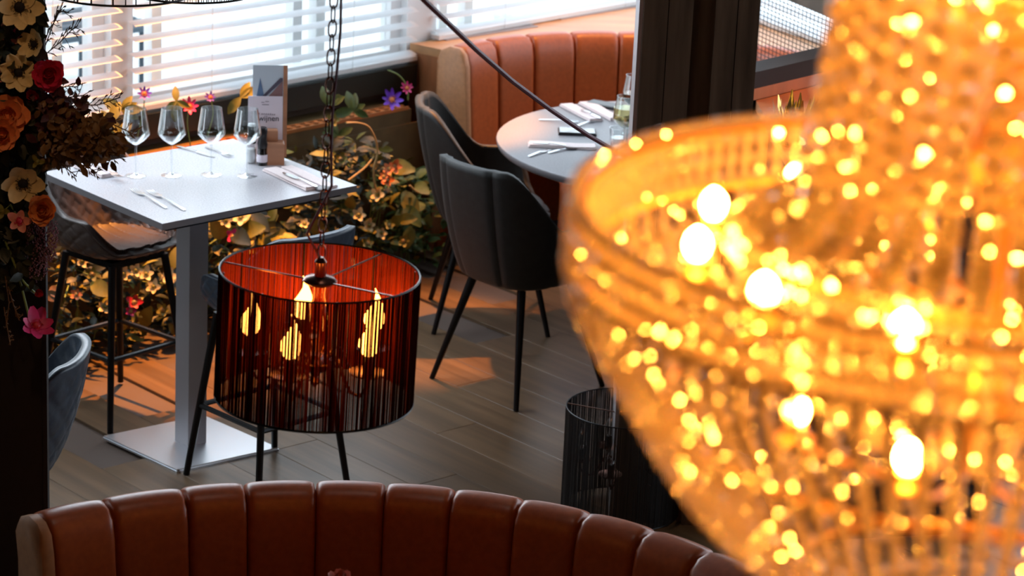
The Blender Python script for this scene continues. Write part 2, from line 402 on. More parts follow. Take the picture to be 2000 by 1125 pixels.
# exterior: paving, furniture, facade
struct(MB().prism([wl(-16, 0, -.2), wl(10, 0, -.2), wl(10, 0, -22), wl(-16, 0, -22)], -.5, -.3).build('floor_terrace', M['paving'], None, False))
rr = random.Random(5)
g = 0
for i in range(12):
    t = -7 + (i % 6) * 1.9 + rr.random() * .6; off = -1.5 - (i // 6) * 2.4 - rr.random() * .5
    xx = pr(wl(t, .2, off))[0]
    if not 60 < xx < 1300: continue
    where = [w_ for lim, w_ in ((230, 'left of the first wine glass'), (320, 'above the first wine glass'), (420, 'above the middle wine glasses'), (530, 'left of the picture card'), (610, 'behind the picture card'), (700, 'near the hanging chain'), (830, 'right of the hanging chain'), (960, 'behind the cable'), (1400, 'over the back booth')) if xx < lim][0] + (', farther row' if i > 5 else ', nearer row')
    r = thing('terrace_table' if i % 2 else 'terrace_bench', ('white slatted table outside ' if i % 2 else 'blue grey bench outside ') + where, 'table' if i % 2 else 'bench', wl(t, -.3, off), WA, 'white tables outside the window' if i % 2 else 'benches outside the window')
    hgt, mm = (.72, M['white']) if i % 2 else (.42, M['outgrey'])
    for k in range(6): MB().box((-.6, -.33 + k * .11, hgt - .03), (.6, -.33 + k * .11 + .085, hgt)).build('slat', mm, r, False)
    for sx in (-.55, .5):
        for sy in (-.3, .25): MB().box((sx, sy, 0), (sx + .05, sy + .05, hgt - .03)).build('leg', mm, r, False)
fa = thing('building', 'pale facade with dark windows across the terrace', 'building', wl(-4, -.3, -9))
MB().prism([wl(-14, 0, -9), wl(8, 0, -9), wl(8, 0, -9.4), wl(-14, 0, -9.4)], -.3, 6).build('wall', M['outbrick'], fa, False, True)
for i in range(12):
    t = -13 + i * 1.7
    MB().prism([wl(t, 0, -8.93), wl(t + .9, 0, -8.93), wl(t + .9, 0, -9.02), wl(t, 0, -9.02)], .3, 1.9).build('window', M['outglass'], fa, False, True)

# sill, radiator cover
LEFT = -4.6
sl = struct(MB().prism([wl(LEFT, 0, .07), wl(-.06, 0, .07), wl(-.06, 0, 0), wl(LEFT, 0, 0)], .70, .80).build('trim_3', M['sill'], None, False))
RZ = .655
rad = thing('radiator_cover', 'low radiator box with orange lit slotted grille under the blinds', 'radiator', wl(-2.4, 0, .12))
MB().prism([wl(LEFT, 0, .20), wl(-.22, 0, .20), wl(-.22, 0, .001), wl(LEFT, 0, .001)], 0, RZ).build('box', M['radpanel'], rad, False, True)
for k in range(3): # board joints standing proud
    t = -1.0 - k * 1.2
    MB().prism([wl(t, 0, .208), wl(t + 1.17, 0, .208), wl(t + 1.17, 0, .20), wl(t, 0, .20)], .12, RZ - .06).build('panel', M['radpanel'], rad, False, True)
gm = MB().box((0, 0, 0), (.035, .012, .008)).mesh('slot_bar', M['warmed'], False)
n = 0
for row, (of, zz) in enumerate(((.195, RZ + .004), (.165, RZ + .004), (.135, RZ + .004))):
    q = [wl(LEFT, 0, of + .010), wl(-.24, 0, of + .010), wl(-.24, 0, of + .002), wl(LEFT, 0, of + .002)]
    MB().prism(q, RZ, RZ + .014).build('grille_rail', M['warmed'], rad, False, True)
for k in range(60):
    t = -.26 - k * .05
    q = [wl(t, 0, .205), wl(t - .022, 0, .205), wl(t - .022, 0, .13), wl(t, 0, .13)]
    MB().prism(q, RZ + .0, RZ + .010).build('grille_bar', M['warmed'], rad, False, True)
# ---------------------------------------------------------------- back booth: ledge, end panel
SC = V((.527, 10.42, 0)); SR = .897; SH = .93
LZ = .88
pA = at_z(801, 84, LZ); pB = at_z(857, 96, LZ); pA.z = pB.z = 0
ledge_poly = [pA, pB]
a0 = math.atan2((pB - SC).y, (pB - SC).x)
for i in range(13):
    a = a0 + (math.radians(12) - a0) * i / 12 if a0 > 0 else a0 + (math.radians(12) - (a0 + 2 * PI)) * i / 12
    rr_ = max((pB - SC).length, SR + .14) if i else (pB - SC).length
    ledge_poly.append(SC + V((math.cos(a), math.sin(a), 0)) * (SR + .145))
ledge_poly += [C1 + WE * 2.4 + WM * .05, C1 + WE * .0 + (WM + WN) * .03, wl(.02, 0, .02)]
ledge_poly = [V(p) for p in ledge_poly]
lg = tag(MB().prism(ledge_poly, LZ - .035, LZ).build('window_ledge', M['ledge'], None, False), 'wide oak ledge between the back booth and the window', 'ledge')
ep = thing('end_panel', 'reddish wooden end panel closing the left side of the back booth', 'panel', (pA + pB) / 2)
dn = (pB - pA).normalized(); nn2 = V((-dn.y, dn.x, 0))
MB().prism([pA, pB, pB + nn2 * .03, pA + nn2 * .03], 0, LZ - .036).build('board', M['panelwood'], ep, False, True)
q_ = SC + V((math.cos(a0), math.sin(a0), 0)) * (SR + .15)
def vent(px0, px1, label):
    a = at_z(*px0, LZ); b = at_z(*px1, LZ); d = (b - a); L = d.length; d.normalize()
    r = thing('air_vent', label, 'vent', (a + b) / 2, math.atan2(d.y, d.x), 'vents in the oak ledge')
    for y in (-.035, .03): MB().box((-L / 2, y, .0005), (L / 2, y + .005, .006)).build('frame', M['steelcol'], r, False)
    MB().box((-L / 2, -.03, .0003), (L / 2, .03, .0015)).build('backing', M['black'], r, False)
    s = MB().box((-L / 2, -.0015, .0016), (L / 2, .0015, .005)).mesh('vent_bar', M['steelcol'], False)
    for k in range(6): ob('vent_bar', s, r, loc=(0, -.024 + k * .0095, 0))
vent((862, 77), (1040, 50), 'dark slotted air vent in ledge, nearest the left booth end')
vent((1085, 36), (1255, 8), 'dark slotted air vent in ledge, beside the dark pillar')

# ================================================================ curved booths
def booth(name, label, c, prof, angs, ri, group=None, end_left=True, capmat='leather_end', seat=None):
    """prof: (radius offset from crest, z) from outside bottom over the top to the inside bottom."""
    r = thing(name, label, 'sofa', c, 0, group)
    nv = len(prof)
    for k in range(len(angs) - 1):
        a, b = angs[k], angs[k + 1]
        def f(u, v):
            j = v * (nv - 1); i = min(int(j), nv - 2); t = j - i
            ro = prof[i][0] * (1 - t) + prof[i + 1][0] * t; z = prof[i][1] * (1 - t) + prof[i + 1][1] * t
            i0, i1 = max(0, i - 0), min(nv - 1, i + 1)
            dr = prof[i1][0] - prof[i0][0]; dz = prof[i1][1] - prof[i0][1]; l = math.hypot(dr, dz) or 1
            nr, nz = -dz / l * -1, dr / l * -1
            nr, nz = (dz / l), (-dr / l)
            e = abs(2 * u - 1)
            bul = -.011 * e ** 14 + .003 * (1 - e * e)
            if e > .97: bul -= .010
            ang = a + (b - a) * (.003 + .994 * u)
            R_ = ri + ro + nr * bul
            return (R_ * math.cos(ang), R_ * math.sin(ang), z + nz * bul)
        MB().grid(25, (nv - 1) * 2 + 1, lambda u, v: f(.5 + .5 * math.copysign(abs(2 * u - 1) ** .55, u - .5), v)).build('channel_panel', M['leather'], r)
    # ends
    for a, s in ((angs[0], 1), (angs[-1], -1)):
        if not end_left and s == 1: continue
        b = MB(); d = V((math.cos(a), math.sin(a), 0)); t = V((-d.y, d.x, 0)) * (-1 if angs[1] > angs[0] else 1) * s
        vs = []; 
        cx = sum(q[0] for q in prof) / nv; cz = sum(q[1] for q in prof) / nv
        for (o_, sc_) in ((0, 1.0), (.022, 1.0), (.03, .93)):
            for (ro, z) in prof: 
                rr2 = cx + (ro - cx) * sc_; zz = z if z < .5 else (z - .5) * (1 - (1 - sc_) * .35) + .5
                vs.append(d * (ri + rr2) + t * o_ + V((0, 0, zz)))
        fs = []
        for k in (0, 1):
            for i in range(nv - 1): fs.append((k * nv + i, k * nv + i + 1, (k + 1) * nv + i + 1, (k + 1) * nv + i))
        fs.append(tuple(range(2 * nv, 3 * nv)))
        b.add(vs, fs).build('end_cap', M[capmat], r)['label'] = 'lighter tan leather end face'
    if seat:
        r0_, r1_, zs, a_, b_ = seat
        def g2(u, v):
            ang = a_ + (b_ - a_) * u
            P = [(r0_, .12), (r0_ , zs - .05), (r0_ + .04, zs), (r1_, zs + .005), (r1_, .12)]
            j = min(int(v * 4), 3); t = v * 4 - j
            R_ = P[j][0] * (1 - t) + P[j + 1][0] * t; z = P[j][1] * (1 - t) + P[j + 1][1] * t
            return (R_ * math.cos(ang), R_ * math.sin(ang), z)
        MB().grid(40, 9, g2).build('seat', M['leather'], r)
        def g3(u, v):
            ang = a_ + (b_ - a_) * u; P = [(r0_ + .05, 0), (r0_ + .05, .12), (r1_, .12), (r1_, 0)]
            j = min(int(v * 3), 2); t = v * 3 - j
            R_ = P[j][0] * (1 - t) + P[j + 1][0] * t; z = P[j][1] * (1 - t) + P[j + 1][1] * t
            return (R_ * math.cos(ang), R_ * math.sin(ang), z)
        MB().grid(30, 7, g3).build('plinth', M['blackwall'], r)
    return r
# front booth: fitted centre
FC = V((-.305, 4.68, 0)); FR = 1.1416
seams = [(190, 965), (345, 940), (470, 930), (615, 925), (757, 932), (895, 945), (1030, 965), (1165, 990), (1290, 1025), (1410, 1065)]
fa_ = [math.atan2((at_z(x, y, 1.0) - FC).y, (at_z(x, y, 1.0) - FC).x) for x, y in seams]
e0 = at_z(47, 990, 1.0) - FC; angs = [math.atan2(e0.y, e0.x) if e0.y > 0 or e0.x > 0 else math.atan2(e0.y, e0.x) + 2 * PI] + fa_
st = (fa_[-3] - fa_[-1]) / 2
for k in range(6): angs.append(angs[-1] - st)
profF = [(-.015, .02), (-.015, .5), (-.01, .9), (0, .965), (-.015, .99), (-.05, 1.003), (-.085, .995), (-.108, .972), (-.118, .93), (-.130, .8), (-.150, .62), (-.17, .42)]
booth('curved_booth_sofa', 'large curved channel back leather booth in the foreground below the pendant', FC, profF, angs, FR, seat=(.52, .955, .44, angs[0] - .02, angs[-1] + .02))
# back booth
s2 = [(905, 92), (962, 82), (1045, 73), (1125, 68), (1210, 66)]
aa = [math.atan2((at_z(x, y, SH) - SC).y, (at_z(x, y, SH) - SC).x) for x, y in s2]
st = (aa[0] - aa[-1]) / 4
aa = [aa[0] - st * k for k in range(5)]
while aa[-1] > math.radians(-25): aa.append(aa[-1] - st)
profB = [(.13, .02), (.13, .5), (.13, .86), (.115, .905), (.07, .928), (.02, .925), (-.005, .90), (-.02, .85), (-.03, .7), (-.05, .42)]
booth('curved_booth_sofa', 'curved orange leather booth in the back behind the round table', SC, profB, aa, SR, seat=(.50, .84, .44, aa[0] - .25, aa[-1] + .02))

# ================================================================ pillars
PD = 8.05
def xat(px, py, y): # world x on plane y
    d = ray(px, py); return (d * ((y) / d.y)).x
xl = xat(1240, 300, PD); xr = xat(1478, 120, PD); xg1 = xat(1350, 100, PD); xg2 = xat(1392, 100, PD)
pil = thing('wooden_pillar', 'dark wood clad pillar right of centre with recessed middle', 'pillar', ((xl + xr) / 2, PD, 0))
def clad(x0, x1, y0, y1, n):
    wd = (x1 - x0) / n
    for i in range(n): MB().bbox((x0 + i * wd + .0015, y0, 0), (x0 + (i + 1) * wd - .0015, y1, 4.598), .004).build('board', M['darkwood'], pil, False, True)
clad(xl, xg1, PD, PD + .03, 2); clad(xg2, xr, PD, PD + .03, 2)
MB().box((xg1, PD + .06, 0), (xg2, PD + .08, 4.598)).build('recessed_board', M['darkwood'], pil, False, True)
MB().box((xl + .002, PD + .032, 0), (xr - .002, PD + .30, 4.598)).build('core', M['darkwood'], pil, False, True)
MB().bbox((xl - .012, PD + .015, 0), (xl + .0, PD + .28, 4.598), .003).build('edge_strip', M['steelcol'], pil, False, True)
LD = 6.15
xe = xat(89, 400, LD)
lp = thing('black_pillar', 'black pillar at the left edge carrying the flower garland', 'pillar', (xe - .2, LD, 0))
MB().bbox((xe - .42, LD, 0), (xe - .012, LD + .02, 4.598), .004).build('shaft', M['blackwall'], lp, False, True)
MB().bbox((xe - .011, LD - .004, 0), (xe, LD + .02, 4.598), .003).build('corner_strip', M['blackwall'], lp, False, True)

# ================================================================ high table
TZ = .95
tL, tN, tR = at_z(83, 336, TZ), at_z(317, 437, TZ), at_z(697, 362, TZ); tF = tL + tR - tN
tc_ = (tL + tR) / 2
bL, bN, bR = at_z(200, 853, .008), at_z(345, 920, .008), at_z(545, 876, .008); bF = bL + bR - bN; bc = (bL + bR) / 2
ht = thing('high_table', 'grey topped high table on a square steel column by the window', 'table', (bc.x, bc.y, 0))
def inset(P, k): c = sum(P, V((0, 0, 0))) / len(P); return [c + (p - c) * k for p in P]
tp = [tL, tN, tR, tF]
MB().prism(tp, TZ - .022, TZ - .0015).build('tabletop_edge', M['edge'], ht, False, True)
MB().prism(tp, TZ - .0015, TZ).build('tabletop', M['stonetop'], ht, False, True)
MB().prism(inset(tp, .9), TZ - .04, TZ - .022).build('underframe', M['blackmetal'], ht, False, True)
dx = (bR - bN).normalized(); dy = (bL - bN).normalized(); h_ = .036
cc = V((bc.x, bc.y, 0))
MB().prism([cc + dx * a * h_ + dy * b * h_ for a, b in ((1, 1), (-1, 1), (-1, -1), (1, -1))], .012, TZ - .04).build('column', M['steelcol'], ht, False, True)
MB().prism([bL, bN, bR, bF], 0, .006).prism(inset([bL, bN, bR, bF], .985), .006, .012).build('base_plate', M['steel'], ht, False, True)

# ================================================================ seats
def sup(q, p=3.0): return 1 / ((abs(math.cos(q)) ** p + abs(math.sin(q)) ** p) ** (1 / p))
def sst(a, b, x): t = max(0, min(1, (x - a) / (b - a))); return t * t * (3 - 2 * t)
def shell(back, arm, rb, rt, quilt, z0, lip=.02, chan=0, wb=52, wa=75, nphi=96, nv=34, sqz=1.0):
    def f(u, v):
        q = 2 * PI * u; dev = abs(math.degrees(q) - 180)   # 180 = back (-x)
        h = arm + (back - arm) * (1 - sst(wb - 22, wa, dev)); h = lip + (h - lip) * (1 - sst(105, 142, dev))
        k0 = .38
        s_ = sup(q, 2.8)
        if v < k0:
            t = v / k0; R_ = rb * t; z = .022 * t ** 3
        else:
            t = (v - k0) / (1 - k0); R_ = rb + (rt - rb) * math.sin(t * PI / 2) ** .8 * (.35 + .65 * min(1, h / .2)); z = .022 + h * (t ** 1.15)
        lean = -.05 * (z / .4) if dev < 90 else 0
        dsp = 0
        if quilt:
            U = q * .24; W = v * (.2 + h) ; k = PI / .085
            dsp = -.0045 * (1 - min(1, 1.8 * min(abs(math.sin((U + W) * k)), abs(math.sin((U - W) * k))))) * (1 - sst(.93, .99, v)) * sst(.3, .42, v)
        if chan:
            e = abs(math.sin(q * chan / 2)); dsp = -.010 * max(0, 1 - e * 5)
        if quilt and v < k0:
            z += -.004 * (1 - min(1, 3 * abs(math.sin(R_ * s_ * math.sin(q) * PI / .05)))) * sst(0, .1, v)
        R2 = (R_ + dsp) * s_
        return (R2 * math.cos(q) + lean * abs(math.cos(q)), R2 * math.sin(q) * sqz, z0 + z)
    return MB().grid(nphi, nv, f, True)
def solid(o, th, off=1):
    md = o.modifiers.new('thickness', 'SOLIDIFY'); md.thickness = th; md.offset = off; return o
def armchair(loc, rz, label):
    r = thing('armchair', label, 'chair', loc, rz, 'charcoal armchairs at the round table')
    solid(shell(.455, .22, .20, .262, False, .405, chan=7, wb=58, wa=84).build('shell', M['velvet'], r), .028, -1)
    def cu_(u, v):
        q = 2 * PI * u; R_ = .195 * math.sin(v * PI / 2) ** .6 if v < .8 else .195 * (1 - (v - .8) * .06) * math.sin(.8 * PI / 2) ** .6 * 1.02
        z = .495 - .02 * (v / .8) ** 4 if v < .8 else .475 - (v - .8) * .22
        return (R_ * sup(q, 3) * math.cos(q) + .012, R_ * sup(q, 3) * math.sin(q), z)
    MB().grid(40, 12, cu_, True).build('seat_cushion', M['velvet'], r)
    for sx in (-1, 1):
        for sy in (-1, 1):
            MB().tube([(sx * .125, sy * .125, .412), (sx * .225, sy * .225, 0)], [.017, .010], 10).build('leg', M['blackmetal'], r)
    return r
ch = armchair((.035, 9.372, 0), math.radians(45), 'charcoal velvet armchair with its back to the viewer at the round table')
c2 = dup(ch, (-.09, 10.13, 0), math.radians(4), 'charcoal velvet armchair side on in front of the booth end panel')
for c in c2.children if hasattr(c2, 'children') else []: pass
def stool(loc, rz, label, m, back=.30, arm=.13, qu=True, sp=.19):
    r = thing('counter_stool', label, 'stool', loc, rz, 'quilted leather counter stools')
    solid(shell(back, arm, .175, .232, qu, .585, nphi=192, nv=60, wb=58, wa=88).build('shell', m, r), .026, -1)
    MB().prism([(.12, .12), (-.12, .12), (-.12, -.12), (.12, -.12)], .562, .584).build('seat_bracket', M['blackmetal'], r, False)
    for sx in (-1, 1):
        for sy in (-1, 1):
            MB().tube([(sx * .12, sy * .12, .575), (sx * sp, sy * sp, 0)], [.014, .011], 10).build('leg', M['blackmetal'], r)
    e = sp - (sp - .12) * .25 / .575
    P = [(e, e, .25), (-e, e, .25), (-e, -e, .25), (e, -e, .25)]
    for i in range(4): MB().tube([P[i], P[(i + 1) % 4]], .0095, 8).build('footrest_bar', M['blackmetal'], r)
    return r
stool((-1.392, 8.91, 0), math.radians(-40), 'taupe quilted leather counter stool under the high table', M['greyleather'])
stool((-.79, 8.29, 0), math.radians(135), 'blue grey leather counter stool behind the lit pendant lamp', M['blueleather'])
stool((-1.41, 6.80, 0), math.radians(180), 'blue grey quilted leather stool beside the black pillar', M['blueleather'], back=.33, sp=.13)

# ================================================================ round table
RC = V((.634, 9.93, 0)); RR = .722; RTZ = .80
rt = thing('round_table', 'grey round dining table set in front of the back booth', 'table', RC)
MB().lathe([(RR - .012, RTZ - .03), (RR - .004, RTZ - .022), (RR, RTZ - .006), (RR - .002, RTZ - .0015)], 72).build('tabletop_edge', M['edge'], rt)
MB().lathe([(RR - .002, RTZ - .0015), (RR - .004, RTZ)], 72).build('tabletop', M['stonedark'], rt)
MB().lathe([(.045, .02), (.045, RTZ - .05), (.12, RTZ - .03)], 24).build('pedestal', M['blackmetal'], rt)
MB().lathe([(.25, 0), (.25, .012), (.06, .03)], 40).build('base', M['blackmetal'], rt)

# ================================================================ tableware
def wineglass(loc, h=.232, wine=None, label='', group='empty wine glasses on the high table', lvl=.4):
    r = thing('wine_glass', label, 'glass', loc, 0, group); k = h / .232
    MB().lathe([(.036 * k, 0), (.036 * k, .002), (.012 * k, .005), (.0042, .012 * k)], 32).build('foot', M['glass'], r)
    MB().tube([(0, 0, .010), (0, 0, .108 * k)], [.0042, .0036], 10).build('stem', M['glass'], r)
    o = [(.0036, .107), (.012, .111), (.030, .124), (.0465, .143), (.0475, .149), (.044, .170), (.0385, .205), (.0345, .232)]
    i = [(x - .0012, z + (.0015 if n < 3 else 0)) for n, (x, z) in enumerate(o)]; i[0] = (.0005, .1105)
    pf = [(x * k, z * k) for x, z in o] + [(x * k, z * k) for x, z in i[::-1]]
    MB().lathe(pf, 36).build('bowl', M['glass'], r)
    if wine:
        z1 = .111 + .05 * lvl / .4
        P = [(.0004, .112), (.010, .1135), (.028, .1255), (.0445, .1435)]
        if z1 > .15: P.append((.0455, .150))
        else: P = [(x, z) for x, z in P if z < z1]
        lr = P[-1][0] * 1.0
        P += [(lr, z1), (.0004, z1)]
        MB().lathe([(x * k * .97, z * k) for x, z in P], 32).build('wine', M[wine], r)
    return r
for (x, y), lab in zip(((265, 344), (335, 343), (412, 342), (482, 344)), ('empty wine glass on high table, nearest the flower garland', 'empty wine glass on high table, second from the flower garland', 'empty wine glass on high table, third from the flower garland', 'empty wine glass on high table in front of the menu card')):
    wineglass(at_z(x, y, TZ), label=lab)
wineglass(at_z(1217, 307, RTZ), .235, 'wine', 'glass of white wine on the round table', 'filled glasses on the round table', .62)
wineglass(at_z(1234, 262, RTZ), .235, 'rose', 'glass of rose wine beside the white wine', 'filled glasses on the round table', .4)
def tumbler(loc, h, rd, label, water=True):
    r = thing('tumbler', label, 'glass', loc, 0, 'water tumblers on the round table')
    MB().lathe([(rd * .82, 0), (rd, h), (rd - .0015, h), (rd * .80, .008), (.0004, .008)], 32).build('glass_wall', M['glass'], r)
    if water: MB().lathe([(rd * .79, .0085), (rd * .88, h * .55), (.0004, h * .55)], 28).build('water', M['glass'], r)
tumbler(at_z(1208, 292, RTZ), .085, .038, 'short clear tumbler left of the wine glasses')
tumbler(at_z(1232, 300, RTZ), .14, .034, 'tall clear water glass against the pillar edge')

def flat(path_w, th=.002, z0=.001):  # outline strip along x with half widths and heights
    b = MB(); vs = []; fs = []
    for x, w_, z in path_w: vs += [(x, -w_, z + z0), (x, w_, z + z0), (x, w_, z + th + z0), (x, -w_, z + th + z0)]
    n = len(path_w)
    for i in range(n - 1):
        a = i * 4
        for k in range(4): fs.append((a + k, a + (k + 1) % 4, a + 4 + (k + 1) % 4, a + 4 + k))
    fs += [(3, 2, 1, 0), (n * 4 - 4, n * 4 - 3, n * 4 - 2, n * 4 - 1)]
    return b.add(vs, fs)
def cutlery(kind, p0, p1, z, label, group):
    a = at_z(*p0, z); b = at_z(*p1, z); d = b - a; L = d.length
    r = thing(kind, label, kind, a, math.atan2(d.y, d.x), group)
    h = [(0, .004, .0), (L * .05, .0065, .001), (L * .35, .0055, .004), (L * .52, .003, .005)]
    if kind == 'knife': flat(h, .0025).build('handle', M['cutlery'], r); flat([(L * .52, .006, .003), (L * .6, .0095, .002), (L * .9, .0095, .001), (L, .002, .001)], .0012).build('blade', M['cutlery'], r)
    elif kind == 'fork':
        flat(h + [(L * .66, .003, .004), (L * .72, .011, .003), (L * .78, .0125, .002)], .0022).build('handle', M['cutlery'], r)
        for k in range(4): flat([(L * .78, .0018, .002), (L * .9, .0016, .0015), (L, .0009, .004)], .0018).m; t = MB(); t.m = Matrix.Translation((0, -.0105 + k * .007, 0)); q = flat([(L * .78, .0018, .002), (L * .9, .0016, .0015), (L, .0009, .004)], .0018); t.add(q.v, q.f); t.build('tine', M['cutlery'], r)
    else:
        flat(h + [(L * .7, .003, .004)], .0022).build('handle', M['cutlery'], r)
        def f(u, v):
            q = 2 * PI * u; return (L * .85 + L * .17 * v * math.cos(q), .018 * v * math.sin(q), .002 + .006 * v * v)
        MB().grid(20, 5, f, True).build('bowl', M['cutlery'], r)
    return r
def napkin(p0, p1, wd, z, label, group, folds=2, hgt=.012):
    a = at_z(*p0, z); b = at_z(*p1, z); d = b - a; L = d.length
    r = thing('napkin', label, 'napkin', (a + b) / 2, math.atan2(d.y, d.x), group)
    for k in range(folds):
        s = .5 - .04 * k; h0 = .0005 + k * hgt / folds; h1 = h0 + hgt / folds - .0004
        def f(u, v, s=s, h0=h0, h1=h1):
            q = 2 * PI * v; x = (u - .5) * L * (1 - .03 * k)
            c, sn = math.cos(q), math.sin(q)
            y = wd * s * (1 if c > 0 else -1) * abs(c) ** .4; zz = (h0 + h1) / 2 + (h1 - h0) / 2 * (1 if sn > 0 else -1) * abs(sn) ** .4
            return (x + .002 * math.sin(9 * v * PI), y, zz + .0015 * math.sin(u * 7) * (zz > h0 + .003))
        b_ = MB().grid(8, 25, f); n = len(b_.v); b_.f += [tuple(range(25)), tuple(range(n - 1, n - 26, -1))]
        b_.build('folded_layer', M['napkin'], r)
    return r
GH = 'cutlery on the high table'; GR = 'cutlery on the round table'
cutlery('fork', (325, 408), (259, 371), TZ, 'steel fork lying alone near the front edge, closer to the garland', GH)
cutlery('fork', (361, 412), (292, 375), TZ, 'steel fork lying near the front corner of the high table', GH)
cutlery('knife', (345, 287), (420, 308), TZ, 'steel knife lying behind the middle wine glasses', GH)
cutlery('fork', (402, 288), (452, 308), TZ, 'steel fork lying beyond the third wine glass', GH)
napkin((160, 325), (215, 346), .07, TZ, 'folded napkin under the garland sprigs on the high table', 'napkins on the high table')
cutlery('fork', (180, 322), (238, 350), TZ + .013, 'steel fork resting on the napkin beside the garland', GH)
napkin((527, 333), (612, 372), .06, TZ, 'folded pale napkin at the right edge of the high table', 'napkins on the high table')
napkin((560, 328), (648, 368), .045, TZ, 'second folded napkin nearest the right corner of the high table', 'napkins on the high table', 1, .008)
cutlery('knife', (618, 366), (552, 338), TZ + .0125, 'steel knife resting on the right hand napkin', GH)
st_ = thing('stone_rest', 'small grey cutlery rest at the right table edge', 'rest', at_z(632, 372, TZ), .6)
MB().ball((0, 0, .007), .028, 12, .25).build('body', M['edge'], st_)
napkin((1105, 207), (1165, 238), .06, RTZ, 'folded pink napkin at the far edge of the round table', 'napkins on the round table')
napkin((1142, 203), (1205, 236), .06, RTZ, 'folded pink napkin beside the glasses on the round table', 'napkins on the round table')
napkin((1032, 284), (1164, 290), .07, RTZ, 'wide folded pink napkin at the near left of the round table', 'napkins on the round table')
napkin((1168, 345), (1245, 322), .09, RTZ, 'napkin at the near edge of round table beside the chandelier', 'napkins on the round table', 1, .006)
cutlery('knife', (1105, 285), (1040, 279), RTZ + .013, 'dark bladed knife resting on the wide pink napkin', GR)
cutlery('knife', (1032, 307), (1078, 292), RTZ, 'steel knife in front of the wide pink napkin', GR)
cutlery('spoon', (1070, 300), (1122, 290), RTZ, 'steel spoon crossing the corner of the wide napkin', GR)
cutlery('fork', (1052, 235), (1130, 240), RTZ, 'pale fork behind the black phone', GR)
cutlery('fork', (1125, 248), (1165, 236), RTZ, 'steel fork between the phone and the far napkins', GR)
cutlery('knife', (1135, 215), (1172, 232), RTZ + .0125, 'steel knife lying on the far napkin', GR)
a = at_z(1090, 259, RTZ); b = at_z(1164, 262, RTZ); d = b - a
ph = thing('phone', 'black phone lying in the middle of the round table', 'phone', (a + b) / 2, math.atan2(d.y, d.x))
MB().bbox((-d.length / 2, -.045, .0005), (d.length / 2, .045, .012), .004).build('body', M['rubber'], ph)
MB().box((-d.length / 2 + .006, -.04, .0122), (d.length / 2 - .006, .04, .0127)).build('screen', M['smoke'], ph, False)
a = at_z(1180, 208, RTZ); wl_ = thing('wallet', 'dark slim wallet near the far napkins', 'wallet', a, -.5)
MB().bbox((-.07, -.035, .0005), (.07, .035, .014), .004).build('body', M['rubber'], wl_)

# menu holder
mh = at_z(535, 318, TZ); ma = math.radians(8)
hold = thing('menu_stand', 'light wooden menu stand holding cards at the back corner of the high table', 'stand', mh, ma)
MB().bbox((-.038, -.03, 0), (.034, .03, .075), .004).build('block', M['woodblock'], hold, False)
MB().bbox((-.038, .0, .076), (.012, .03, .115), .003).build('upper_block', M['woodblock'], hold, False)
def textmesh(s, size, name, m, parent, loc, rot):
    c = bpy.data.curves.new(name, 'FONT'); c.body = s; c.size = size; c.align_x = 'CENTER'; c.extrude = .0002
    t = bpy.data.objects.new('tmp', c); col.objects.link(t); bpy.context.view_layer.update()
    me = bpy.data.meshes.new_from_object(t.evaluated_get(bpy.context.evaluated_depsgraph_get())); bpy.data.objects.remove(t)
    me.name = name; me.materials.clear(); me.materials.append(m)
    o = ob(name, me, parent, loc=loc); o.rotation_euler = rot; return o
def card(loc, w_, h_, name, label, m, lean):
    r = thing(name, label, 'card', loc, ma)
    b = MB(); b.m = Matrix.Rotation(lean, 4, 'X'); b.box((-w_ / 2, 0, 0), (w_ / 2, .0025, h_)); b.build('sheet', m, r, False)
    return r
c1 = card(mh + V((-.02, .036, .012)), .118, .315, 'picture_card', 'tall card with a printed roof and blue cone standing behind the wine card', M['papersky'], -.10)
def onc(pts, m, r, lean, name, y=-.0015):
    b = MB(); b.m = Matrix.Rotation(lean, 4, 'X'); n = len(pts)
    b.add([(x, y, z) for x, z in pts] + [(x, y + .001, z) for x, z in pts], [tuple(range(n)), tuple(range(2 * n - 1, n - 1, -1))] + [(i, i + n, (i + 1) % n + n, (i + 1) % n) for i in range(n)])
    b.build(name, m, r, False)
onc([(-.047, .20), (-.018, .20), (-.034, .272)], M['blueprint'], c1, -.10, 'printed_cone')
onc([(-.012, .20), (.043, .20), (.043, .262)], M['brickprint'], c1, -.10, 'printed_wall')
onc([(-.018, .205), (.043, .262), (.043, .272), (.034, .272), (-.03, .205)], M['roofprint'], c1, -.10, 'printed_roof', -.003)
onc([(.045, .0), (.059, .0), (.059, .315), (.045, .315)], M['woodblock'], c1, -.10, 'side_strip', -.003)
c2_ = card(mh + V((-.035, .031, .012)), .118, .21, 'wine_card', 'pale pink wine card with dark lettering in the menu stand', M['paper'], -.06)
textmesh('wijnen', .027, 'lettering', M['ink'], c2_, (.012, .0055, .125), (PI / 2 - .06, 0, 0))
rg = random.Random(8)   # the script line above is too blurred to read: only its strokes
for k in range(9):
    x0 = -.032 + k * .007 + (.004 if k > 1 else 0); h0 = .147 - k * .0003
    onc([(x0, h0), (x0 + .005, h0 + rg.uniform(0, .002)), (x0 + .0055, h0 + rg.uniform(.004, .008)), (x0 + .0015, h0 + .004)], M['inkgrey'], c2_, -.06, 'script_stroke')
for k, (x0, x1, zz) in enumerate(((-.014, -.004, .188), (-.001, .012, .191), (-.012, .012, .180))):
    onc([(x0, zz), (x1, zz), (x1, zz + .0022), (x0, zz + .0022)], M['inkgrey'], c2_, -.06, 'emblem_stroke')
pmill = thing('pepper_mill', 'black topped pepper mill beside the wooden menu stand', 'mill', at_z(512, 322, TZ))
MB().lathe([(.017, 0), (.018, .004), (.0175, .03), (.016, .06)], 24).build('glass_body', M['smoke'], pmill)
